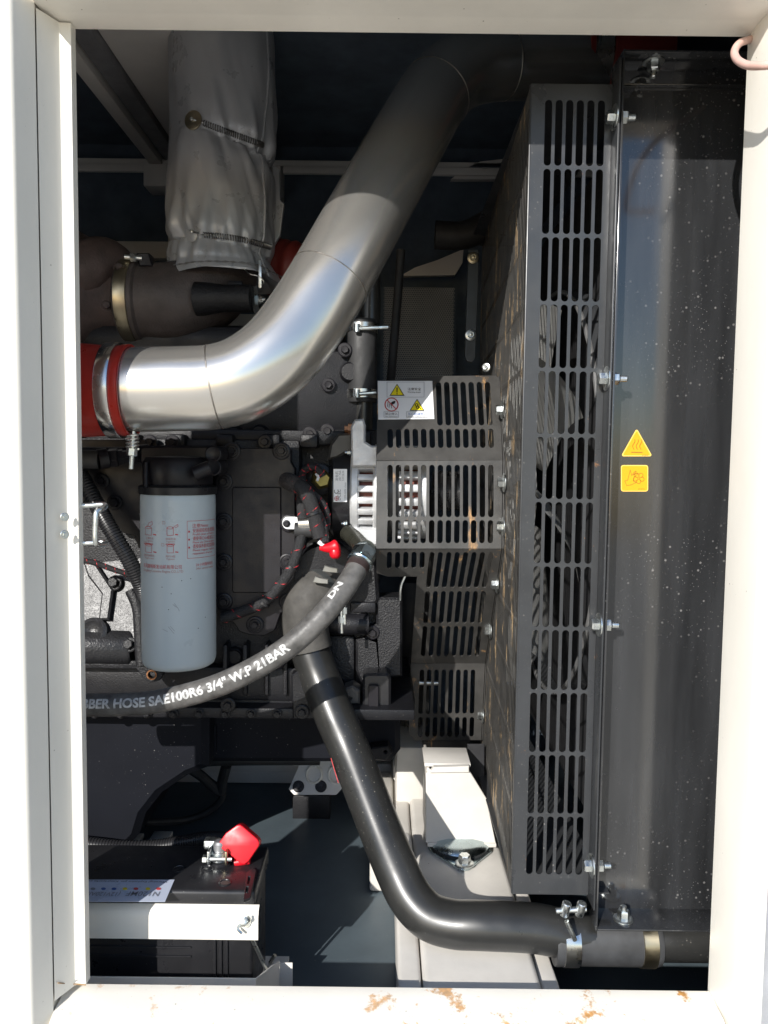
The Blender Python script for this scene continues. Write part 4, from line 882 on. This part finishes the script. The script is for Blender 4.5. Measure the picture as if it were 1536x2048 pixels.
# ================================================================== COOLANT PIPE
wp_ = pathpx([(612, 1262, .365), (622, 1305, .355), (640, 1356, .342), (668, 1428, .315), (700, 1503, .288), (757, 1650, .222), (796, 1745, .180), (822, 1796, .160), (858, 1832, .143), (905, 1847, .131), (960, 1850, .124), (1060, 1855, .121), (1125, 1866, .120), (1180, 1873, .120)], 9)
wpx = thing('coolant_pipe', 'glossy black coolant pipe slanting down to the radiator outlet', 'pipe', P(860, 1895, .16))
put('pipe', tube(wp_, [.0335-.0012*min(1, k/70) for k in range(len(wp_))], 48), GPIPE, wpx, 60)
put('paint_mark', tube([P(662, 1516, .262), P(669, 1540, .256), P(677, 1566, .248)], .0006, 6), REDPR, wpx)
re = thing('rubber_elbow', 'dusty grey rubber elbow joining the water pump to the slanted black pipe', 'elbow', P(620, 1270, .36))
rp_ = pathpx([(668, 1150, .40), (645, 1168, .375), (622, 1192, .357), (611, 1222, .353), (611, 1258, .357), (619, 1298, .355)], 8)
put('elbow', tube(rp_, .0385, 40), DRUBBER, re, 60)
i = 10; t = (rp_[i+1]-rp_[i-1]).normalized()
put('hose_clamp', lathe(rp_[i]-t*.005, t, [(0, .0385), (.0005, .0398), (.010, .0398), (.0105, .0385)], 48, caps=False), mat('dull_clamp', (0.16, 0.17, 0.17), 0.4, 0.8), re)
i = 3; t = (rp_[i+1]-rp_[i-1]).normalized()
put('hose_cuff', lathe(rp_[i]-t*.012, t, [(0, .0392), (.001, .0405), (.022, .0405), (.023, .0392)], 48, caps=False), RUBBER, re)
for x, y in ((641, 1162), (660, 1140)):
    put('clamp_lug', pxflat([[(x-14, y+2), (x-10, y-8), (x-2, y-5), (x+14, y-2), (x+14, y+5), (x, y+4)]], YP(.315), .008, .001), mat('grey_lug', (0.30, 0.30, 0.28), 0.4, 0.7), re)
for x, y in ((683, 1228), (689, 1210)):
    put('clamp_stud', tube([P(x, y-15, .32), P(x+1, y+38, .32)], .0028, 10), ZINC, re); put('stud_nut', lathe(P(x, y+5, .32), (0, 0, -1), [(0, .0055), (.010, .0055)], 6), ZINC, re, 20)
oh = thing('outlet_hose', 'short grey rubber hose with two clamps at the radiator outlet', 'hose', P(1220, 1912, .12))
hx = lambda px: P(px, 1870, .085).x; hz = P(1200, 1872, .12).z - .004; HX0 = hx(1118)
put('hose', lathe((HX0, .121, hz), (1, 0, 0), [(0, .0325), (.0, .0350), (.004, .0358), (.02, .0346), (hx(1290)-HX0, .0350), (hx(1325)-HX0, .0354), (hx(1333)-HX0, .0340), (hx(1334)-HX0, .030)], 48), mat('grey_outlet_rubber', (0.050, 0.051, 0.053), 0.6, var=0.4, vscale=25), oh, 50)
put('outlet_stub', tube([Vector((hx(1325), .121, hz)), Vector((.66, .121, hz))], .029, 32), GPIPE, oh)
for a, b in ((1134, 1166), (1292, 1322)):
    x0, x1 = hx(a), hx(b); c = put('band_clamp', lathe((x0, .121, hz), (1, 0, 0), [(0, .0350), (.0005, .0366), (x1-x0-.0005, .0366), (x1-x0, .0350)], 48, caps=False), BRASSY if a > 1200 else BAND, oh)
    if a < 1200:
        put('clamp_bolt', tube([P(1133, 1842, .075), P(1150, 1880, .078)], .0032, 10), ZINC, c)
        for x in (1128, 1158): put('clamp_barrel', lathe(P(x, 1830, .082), (0.15, -.2, 1), [(0, .0055), (.001, .0062), (.019, .0062), (.020, .005)], 16), ZINC, c)
        put('clamp_screw', tube([P(1112, 1822, .080), P(1172, 1818, .080)], .0038, 12), ZINC, c)

# ================================================================== WIRING
def harness(name, label, pts, r, turns, sub=8):
    t = thing(name, label, 'wiring', P(*pts[-1])); p = pathpx(pts, sub)
    put('braided_sleeve', tube(p, r, 18), BRAID, t, 60)
    put('tracer_thread', coil(p, r*1.005, [.0009 if (i*7 % 23) < 11 else .00005 for i in range(int(turns*12)+1)], turns, 4, 12), TRACER, t); return t, p
h1, _ = harness('wiring_harness', 'thick black braided harness with red tracer leaving the side cover', [(574, 962, .335), (590, 968, .315), (606, 978, .305), (618, 998, .305), (626, 1022, .308), (633, 1050, .31), (640, 1075, .31)], .0118, 5)
put('sleeve_collar', tube(pathpx([(572, 961, .338), (585, 966, .32), (598, 973, .31)], 5), .0135, 18), mat('frayed_sleeve_end', (0.05, 0.045, 0.045), 0.6, var=0.8, vscale=300, bump=0.8), h1)
h2, _ = harness('wiring_branch', 'thin braided branch running from thick harness to the red boot', [(612, 1000, .315), (632, 1020, .318), (646, 1048, .318), (648, 1072, .31), (652, 1088, .30)], .0065, 5)
h3, _ = harness('sensor_lead', 'short looped braided lead plugged into the brass sensor', [(606, 962, .35), (604, 948, .35), (612, 938, .345), (626, 934, .34), (640, 942, .335), (646, 953, .335)], .0060, 5)
h4, _ = harness('wiring_branch', 'braided branch dropping through the white clip and curving below the side cover', [(602, 985, .33), (604, 1020, .325), (606, 1050, .32), (600, 1085, .322), (585, 1130, .322), (562, 1168, .325), (530, 1202, .328), (490, 1222, .332), (445, 1236, .338)], .0088, 9)
h6, _ = harness('wiring_branch', 'short braided pigtail tucked between thick harness and alternator cap', [(622, 985, .322), (640, 1000, .325), (652, 1020, .33), (655, 1045, .335), (650, 1062, .33)], .0055, 5)
h5, _ = harness('wiring_branch', 'thin braided wire hidden behind the catch near the left post', [(150, 1118, .30), (190, 1126, .31), (230, 1140, .32), (262, 1150, .33)], .0045, 6)
for hh, (x, y, Y), r in ((h1, (626, 1022, .308), .0124), (h4, (585, 1130, .322), .0094), (h4, (530, 1202, .328), .0094)):
    put('cable_tie', lathe(P(x, y, Y)-Vector((0, 0, .002)), (0.35 if hh is h1 else -.6, 0, -.9), [(0, r), (.0002, r+.0008), (.004, r+.0008), (.0042, r)], 20, caps=False), PLASTB, hh)
sn = thing('brass_sensor', 'small brass hex sensor with white pins on the engine front', 'sensor', P(636, 968, .36))
put('body', lathe(P(635, 957, .40), (0.25, -1, 0), [(0, .017), (.045, .017), (.050, .012)], 6), mat('olive_brass', (0.30, 0.24, 0.08), 0.35, 0.9), sn, 20)
put('black_collar', lathe(P(638, 958, .40), (0, -1, 0), [(0, .027), (.028, .027), (.030, .022)], 28), ENGS, sn)
put('pin', tube([P(634, 962, .33), P(640, 946, .335)], .0022, 8), WHP, sn); put('pin', tube([P(632, 948, .335), P(637, 955, .33)], .0018, 8), WHP, sn)
clp = thing('cable_clip', 'white cushioned metal clip holding the braided wires beside the cover', 'clip', P(595, 1065, .33))
put('tab', pxflat([rrect(565, 1034, 600, 1058, 11), circ(573, 1047, 3.2, 12)], YP(.334), .002, .0004), WHP, clp)
put('loop', lathe(P(598, 1048, .322), (1, 0, 0.05), [(0, .0115), (0, .0125), (.022, .0125), (.022, .0115)], 24, caps=False), BAND, clp)
put('cushion', lathe(P(590, 1060, .322), (1, 0, 0), [(0, .012), (.03, .012)], 20), RUBBER, clp)
bolt(P(573, 1047, .333), (0, -1, 0), clp, ENGS, (.0042, .004, .006, .001, 0, False))
rbt = thing('terminal_boot', 'small glossy red rubber boot over the alternator terminal', 'boot', P(668, 1112, .30))
put('boot', tube(pathpx([(640, 1096, .30), (655, 1096, .298), (668, 1094, .297), (678, 1090, .298)], 6), [.004, .0045, .005, .006, .0065, .007, .0075, .008, .0085, .009, .0095, .010, .0105, .0108, .0110, .0110, .0105, .009, .006], 20), REDP, rbt, 70)
put('boot_cap', lathe(P(670, 1090, .30), (0.05, -.4, -1), [(0, .008), (.010, .0095), (.018, .0085), (.022, .005)], 20), REDP, rbt, 70)
put('bare_lead', tube([P(637, 1083, .30), P(652, 1096, .299)], .0035, 10), WHP, rbt)
for nm, lab, pts, r in (('corrugated_conduit', 'black corrugated conduit slanting down behind the zinc catch', [(140, 915, .33), (165, 955, .325), (195, 1012, .31), (222, 1060, .30), (255, 1115, .30), (280, 1165, .31), (296, 1200, .33)], .0125),
                        ('battery_cable', 'black corrugated battery cable lying behind the battery towards the red terminal cover', [(120, 1682, .36), (175, 1688, .36), (240, 1695, .36), (310, 1694, .36), (370, 1684, .355), (420, 1677, .345), (455, 1680, .33)], .0118)):
    p = pathpx(pts, 44)
    solo(nm, tube(p, r, 20, True, None, lambda i, r_: r_*(1+.05*(1 if i % 4 < 2 else -1))), PLASTB, lab, 'cable', None, 30)
solo('flat_cable_bundle', tube(pathpx([(235, 1700, .52), (270, 1660, .54), (290, 1610, .56), (330, 1560, .58), (380, 1530, .60), (440, 1522, .60), (640, 1520, .60)], 8), .010, 12), RUBBER, 'black cable bundle curving up along the sump edge', 'cable')
solo('cable', tube(pathpx([(375, 1530, .66), (410, 1555, .67), (445, 1588, .68), (420, 1620, .68), (370, 1640, .66), (290, 1645, .60)], 8), .0075, 10), RUBBER, 'thin black cable looping below the sump', 'cable')
solo('cable', tube(pathpx([(360, 1525, .64), (400, 1550, .65), (438, 1582, .67), (445, 1560, .66), (453, 1530, .64)], 6), .011, 10), RUBBER, 'tied black cable end pointing up under the engine', 'cable')
solo('pink_cable', tube(pathpx([(1545, 60, .03), (1503, 78, .01), (1480, 86, -.01), (1469, 103, -.03), (1475, 120, -.05), (1497, 131, -.075), (1530, 131, -.10), (1580, 126, -.108), (1640, 122, -.108)], 8), .0042, 14), CLOTHC, 'pink cable loop hanging at the upper right corner of the door frame', 'cable')

# ================================================================== BATTERY
BZ = -.603; bxr = PZ(500, 1818, BZ).x; by0, by1 = .115, PZ(515, 1713, BZ).y + .03
bat = thing('battery', 'long black starter battery with lead terminal and blue-white label at lower left', 'battery', (-.45, .2, FZ))
put('case', box((-.78, by0, FZ+.012), (bxr-.004, by1, BZ-.03), .006, 3), PLASTB, bat)
lid = put('lid', box((-.784, by0-.003, BZ-.03), (bxr, by1+.003, BZ), .005, 3), PLASTB, bat)
for z in (P(300, 1893, by0).z, P(300, 1911, by0).z): put('case_rib_and_reflection', box((-.74, by0-.0025, z-.0012), (P(383, 1900, by0).x, by0+.002, z+.0012), .0008), PLASTB, bat)  # two raised strips stand in for reflected lines on the case front
for x in (430, 442, 454): put('case_rib_and_reflection', box((P(x, 1900, by0).x-.002, by0-.003, FZ+.02), (P(x, 1900, by0).x+.002, by0+.002, BZ-.032), .001), PLASTB, bat)
pt_ = PZ(440, 1724, BZ)
put('terminal_base', lathe((pt_.x, pt_.y, BZ-.001), (0, 0, 1), [(0, .016), (.004, .016), (.006, .013)], 28), PLASTB, bat)
put('terminal_post', lathe((pt_.x, pt_.y, BZ), (0, 0, 1), [(0, .0105), (.030, .0095), (.033, .007), (.034, .003)], 24), mat('lead_post', (0.35, 0.35, 0.36), 0.45, 0.8), bat)
put('grip', pxflat([[(493, 1745), (505, 1735), (512, 1740), (500, 1795), (488, 1800)], [(492, 1772), (498, 1772), (496, 1786), (490, 1786)], [(496, 1752), (502, 1752), (499, 1768), (494, 1768)]], Plane((0, 0, BZ+.004), (1, 0, 0), (0, 1, 0)), .004, .0006), PLASTB, bat)
pb = Plane((0, 0, BZ+.0002), (1, 0, 0), (0, 1, 0))
for x, y in ((358, 1738), (450, 1766), (415, 1738)):
    c_ = PZ(x, y, BZ); put('vent_plug', lathe((c_.x, c_.y, BZ-.001), (0, 0, 1), [(0, .009), (.002, .009), (.0025, .0075), (.0015, .007)], 24), PLASTB, bat)
blab = put('label', flat([[pb.px(*q) for q in ((60, 1804), (330, 1804), (349, 1760), (60, 1760))]], pb, .0004, 0, .0006), mat('pale_blue_label', (0.50, 0.55, 0.66), 0.3, var=.05), bat)
def bt_(s, x, y, w, size, m): u, v = pb.px(x, y); text_on(pb, s, u, v, size, m, blab, rot=math.pi, h=.0012, width=w, bold=.0001)
bt_('N120MF', 322, 1785, .046, .0165, GREYP); bt_('(12V120Ah/720A)', 243, 1786, .072, .0135, GREYP); bt_('Warning! Explosive gas. Keep sparks away', 335, 1764, .12, .006, GREYP)
for x, m in ((317, REDPR), (296, YDEC), (272, REDPR), (250, YDEC), (228, BLUEP), (207, BLUEP), (186, GREYP)):
    put('printed_icon', flat([[pb.px(x+5*math.cos(R_(a)), 1779+2.6*math.sin(R_(a))) for a in range(360, 0, -40)]], pb, .0001, 0, .0012), m, blab, 0)
tc_ = thing('terminal_clamp', 'zinc battery terminal clamp below the red cover', 'clamp', (pt_.x, pt_.y, BZ+.01))
bm = lathe((pt_.x, pt_.y, BZ+.006), (0, 0, 1), [(0, .0108), (0, .0145), (.012, .0145), (.012, .0108)], 28, caps=False)
put('ring', bm, ZINC, tc_)
for s_ in (-1, 1): put('jaw', box((pt_.x+s_*.013-.002, pt_.y-.020, BZ+.005), (pt_.x+s_*.013+.002, pt_.y+.004, BZ+.026), .0012), BRASSY if s_ > 0 else ZINC, tc_)
put('jaw_bolt', tube([Vector((pt_.x-.020, pt_.y-.016, BZ+.013)), Vector((pt_.x+.021, pt_.y-.016, BZ+.013))], .0032, 10), ZINC, tc_)
put('bolt_nut', lathe((pt_.x-.0215, pt_.y-.016, BZ+.013), (1, 0, 0), [(0, .0062), (.006, .0062)], 6), ZINC, tc_, 20)
put('cable_lug', box((pt_.x-.026, pt_.y+.004, BZ+.016), (pt_.x-.004, pt_.y+.020, BZ+.030), .003), ZINC, tc_)
rcp = thing('battery_terminal_cover', 'bright red plastic terminal cover flipped open above the battery corner', 'battery cover', PZ(480, 1725, BZ+.01))
pc = Plane(P(480, 1690, pt_.y+CAM.y*0), (1, 0, .0), (0, .35, 1)); 
me_bm = flat([[pc.px(x, y) for x, y in [(476, 1651), (481, 1650), (486, 1653), (515, 1678), (518, 1684), (517, 1690), (497, 1720), (490, 1725), (484, 1724), (462, 1705), (443, 1692), (441, 1686), (455, 1666)]]], pc, .024, .0015, .008, 2)
put('shell', me_bm, REDP, rcp, 60)
put('hinge', lathe(P(470, 1725, pt_.y-.005), (1, 0, 0.2), [(0, .006), (.022, .006)], 12), REDP, rcp, 60)
hb = thing('battery_hold_down', 'white rust-edged clamp bar across the battery front with wing nut and hook rod', 'clamp bar', P(440, 1875, .10))
a = P(100, 1872, .104); b = P(517, 1816, .104)
prof = [(.100, a.z), (.1005, b.z-.012), (.104, b.z-.004), (.112, b.z), (.1125, b.z-.001), (.1125, b.z-.002), (.112, b.z-.0025), (.106, b.z-.006), (.103, b.z-.013), (.1025, a.z)]
bm = extr_x([(y, z) for y, z in prof], -.70, b.x)
put('bar', bm, mat('white_bar_paint_rusty', (0.78, 0.74, 0.66), 0.42, var=0.07, vscale=8, rust=.8, rscale=30, rth=.66, rust_col=(0.30, 0.15, 0.05)), hb, 50)
wnp = P(489, 1842, .100)
put('washer', lathe(wnp+Vector((0, .001, 0)), (0, -1, 0.25), [(0, .0095), (.002, .0095)], 24), ZINC, hb); put('wing_nut', lathe(wnp, (0, -1, .25), [(0, .006), (.009, .0045), (.010, .002)], 14), ZINC, hb)
for s in (-1, 1): put('wing', tube(catmull([wnp+Vector((s*.003, -.005, 0)), wnp+Vector((s*.008, -.008, .006*s)), wnp+Vector((s*.004+.002, -.009, .012*s))], 3), .0018, 8), ZINC, hb)
put('hook_rod', tube([wnp+Vector((0, .004, 0)), P(505, 1880, .11), P(533, 1940, .14)], .0028, 10), ZINC, hb)
put('hook_end', tube([P(540, 1925, .17), P(550, 1910, .17)], .0028, 10), ZINC, hb)
tr = thing('battery_tray', 'white sheet-metal battery tray with raised corner wing under the battery', 'tray', (-.4, .15, FZ))
put('base', box((-.80, .085, FZ+.001), (bxr+.030, by1+.02, FZ+.006)), WHITE, tr, 0)
zf = P(400, 1955, .085).z
put('front_lip', box((-.80, .083, FZ+.001), (P(513, 1960, .085).x, .086, zf), .0008), WHITE, tr)
q = [P(508, 1975, .086), P(510, 1960, .086), P(559, 1921, .17), P(559, 1990, .17)]
bm = bmesh.new(); v = [bm.verts.new((p.x, p.y, max(p.z, FZ+.003))) for p in q]; v2 = [bm.verts.new((p.co.x-.002, p.co.y+.001, p.co.z)) for p in v]
bm.faces.new(v); bm.faces.new(v2[::-1])
for k in range(4): bm.faces.new((v[k], v[(k+1) % 4], v2[(k+1) % 4], v2[k]))
put('side_wing', bm, WHITE, tr, 0)
put('end_wall', box((bxr+.008, by0+.06, FZ+.006), (bxr+.045, by0+.062, P(520, 1921, .18).z), .0005), WHITE, tr)

# ================================================================== BASE FRAME
bf = thing('base_rail', 'wide cream steel base rail running back beneath the radiator', 'base rail', (.1, .5, FZ))
xl0 = PZ(797, 1980, RAILZ).x; xl1 = PZ(848, 1980, RAILZ).x; xr0 = PZ(1087, 1980, RAILZ).x; xr1 = PZ(1130, 1985, RAILZ).x
put('side_strip', box((xl0, .03, FZ+.001), (xl1-.002, 1.0, RAILZ-.006), .006, 3), FRAMEW, bf)
put('top_web', box((xl1, .03, FZ+.001), (xr0, 1.0, RAILZ), .009, 4), FRAMEW, bf)
put('side_strip', box((xr0+.003, .03, FZ+.001), (xr1, 1.0, RAILZ-.012), .004, 3), FRAMEW, bf)
for Yb in (.36, .72): put('rail_gusset', box((xl0-.0, Yb, RAILZ-.01), (xl1-.004, Yb+.06, RAILZ+.030), .008, 3), FRAMEW, bf)
put('cross_pad', box((PZ(740, 1675, RAILZ).x, .45, FZ+.001), (xl0-.001, .75, RAILZ+.004), .006, 3), FRAMEW, bf)
mp_ = PZ(931, 1734, RAILZ); MR = 61*mpp(.44)
mt_ = thing('vibration_mount', 'zinc-plated dome vibration mount with diamond flange bolted to the base rail', 'mount', (mp_.x, mp_.y+.05, RAILZ))
mc = Vector((mp_.x-.004, mp_.y+MR*1.22, RAILZ+.0005))
plF = Plane(mc, (1, 0, 0), (0, 1, 0))
put('flange', flat([[(MR*1.08*math.cos(R_(a)), MR*1.08*math.sin(R_(a))) for a in range(-20, 201, 20)] + [(-MR*.35, -MR*1.22)] + [(MR*.22*math.cos(R_(a)), -MR*1.30+MR*.22*math.sin(R_(a))) for a in range(210, 331, 20)] + [(MR*.35, -MR*1.22)]], plF, .004, .0006, .005), ZINCB, mt_)
put('rubber', lathe(mc+Vector((0, 0, .004)), (0, 0, 1), [(0, MR*.98), (.005, MR*.98), (.007, MR*.9)], 48), RUBBER, mt_)
put('dome', lathe(mc+Vector((0, 0, .008)), (0, 0, 1), [(0, MR*.90), (.001, MR*.98), (.003, MR*1.0), (.007, MR*.94), (.012, MR*.78), (.016, MR*.50)], 56), ZINCB, mt_, 60)
bolt(mc+Vector((0.002, -MR*1.24, .006)), (0, 0, 1), mt_, ZINC, (.0105, .013, .0165, .003, 0, False))
bk = thing('mount_bracket', 'cream welded engine foot bracket standing on the dome mount', 'bracket', P(920, 1690, .36))
YB2 = mc.y-MR*.30
put('front_plate', pxflat([[(853, 1548), (860, 1541), (937, 1541), (972, 1598), (991, 1689), (862, 1691), (853, 1684)]], YP(YB2), .006, .001), FRAMEW, bk)
put('bottom_plate', box((P(855, 1690, YB2).x, YB2-.004, P(900, 1692, YB2).z), (P(992, 1690, YB2).x, YB2+.12, P(900, 1684, YB2).z), .001), FRAMEW, bk)
put('top_lip', pxflat([[(868, 1536), (937, 1534), (937, 1544), (862, 1545)]], YP(YB2-.006), .012, .001), FRAMEW, bk)
tz = P(900, 1533, YB2).z
put('top_plate', box((P(848, 1530, YB2+.02).x, YB2+.008, tz-.004), (P(938, 1530, YB2).x+.004, YB2+.085, tz+.002), .001), FRAMEW, bk)
put('side_plate', box((P(853, 1600, YB2).x, YB2+.006, P(900, 1688, YB2).z), (P(853, 1600, YB2).x+.005, YB2+.12, tz-.006), .001), FRAMEW, bk)
put('back_plate', pxflat([[(936, 1490), (968, 1490), (968, 1600), (990, 1680), (940, 1600)]], YP(YB2+.10), .005, .001), mat('black_steel_support', (0.03, 0.03, 0.032), 0.4), bk)
solo('inner_beam', pbox(790, 1495, 856, 1668, .62, .30, .008), FRAMEW, 'shaded cream upright beam left of the engine foot bracket', 'beam')
solo('rear_base_beam', box((-.9, .92, FZ+.001), (.4, 1.0, P(500, 1527, .92).z), .004), GREYSH, 'long pale base beam behind the sump', 'beam')
bz2 = P(500, 1541, .915).z
solo('rear_beam_cap', box((-.9, .905, bz2), (.1, .918, P(500, 1524, .91).z), .003), GREYSH, 'thin pale lip on top of the rear base beam', 'strip')
plr = Plane(P(620, 1590, .70), (1, 0, 0), (0, .5, 1))
rg = thing('ring_plate', 'small pale lug plate with two ring marks and bolts under the engine', 'plate', P(620, 1590, .70))
put('plate', pxflat([[(602, 1522), (690, 1522), (682, 1578), (672, 1589), (588, 1589), (578, 1578)]], plr, .005, .0006), GREYSH, rg)
for x in (628, 672):
    n = plr; c_ = n.w(*n.px(x, 1549), .002)
    put('ring', tube([c_ + n.e1*.0165*math.cos(a) + n.e2*.018*math.sin(a) for a in [R_(100+340*k/30) for k in range(31)]], .0028, 8), WHITE, rg)
for x in (597, 642): bolt(plr.w(*plr.px(x, 1573), .001), plr.n, rg, ENGS, BK)
solo('lug_stay', pbox(585, 1592, 660, 1650, .74, .03, .002), ENG, 'dark stay below the ring plate', 'bracket')
for (x0, x1, y0, y1), lab in (((243, 288, 1668, 1690), 'small flat white piece behind the battery cable, at left'), ((296, 346, 1664, 1684), 'small flat white piece behind the battery cable, at right')):
    a = PZ(x0, y1, FZ+.01); b = PZ(x1, y0, FZ+.01)
    solo('pale_floor_piece', box((a.x, a.y, FZ+.002), (b.x, b.y, FZ+.012), .001), WHITE, lab, 'plate')  # small flat white boxes lying on the floor
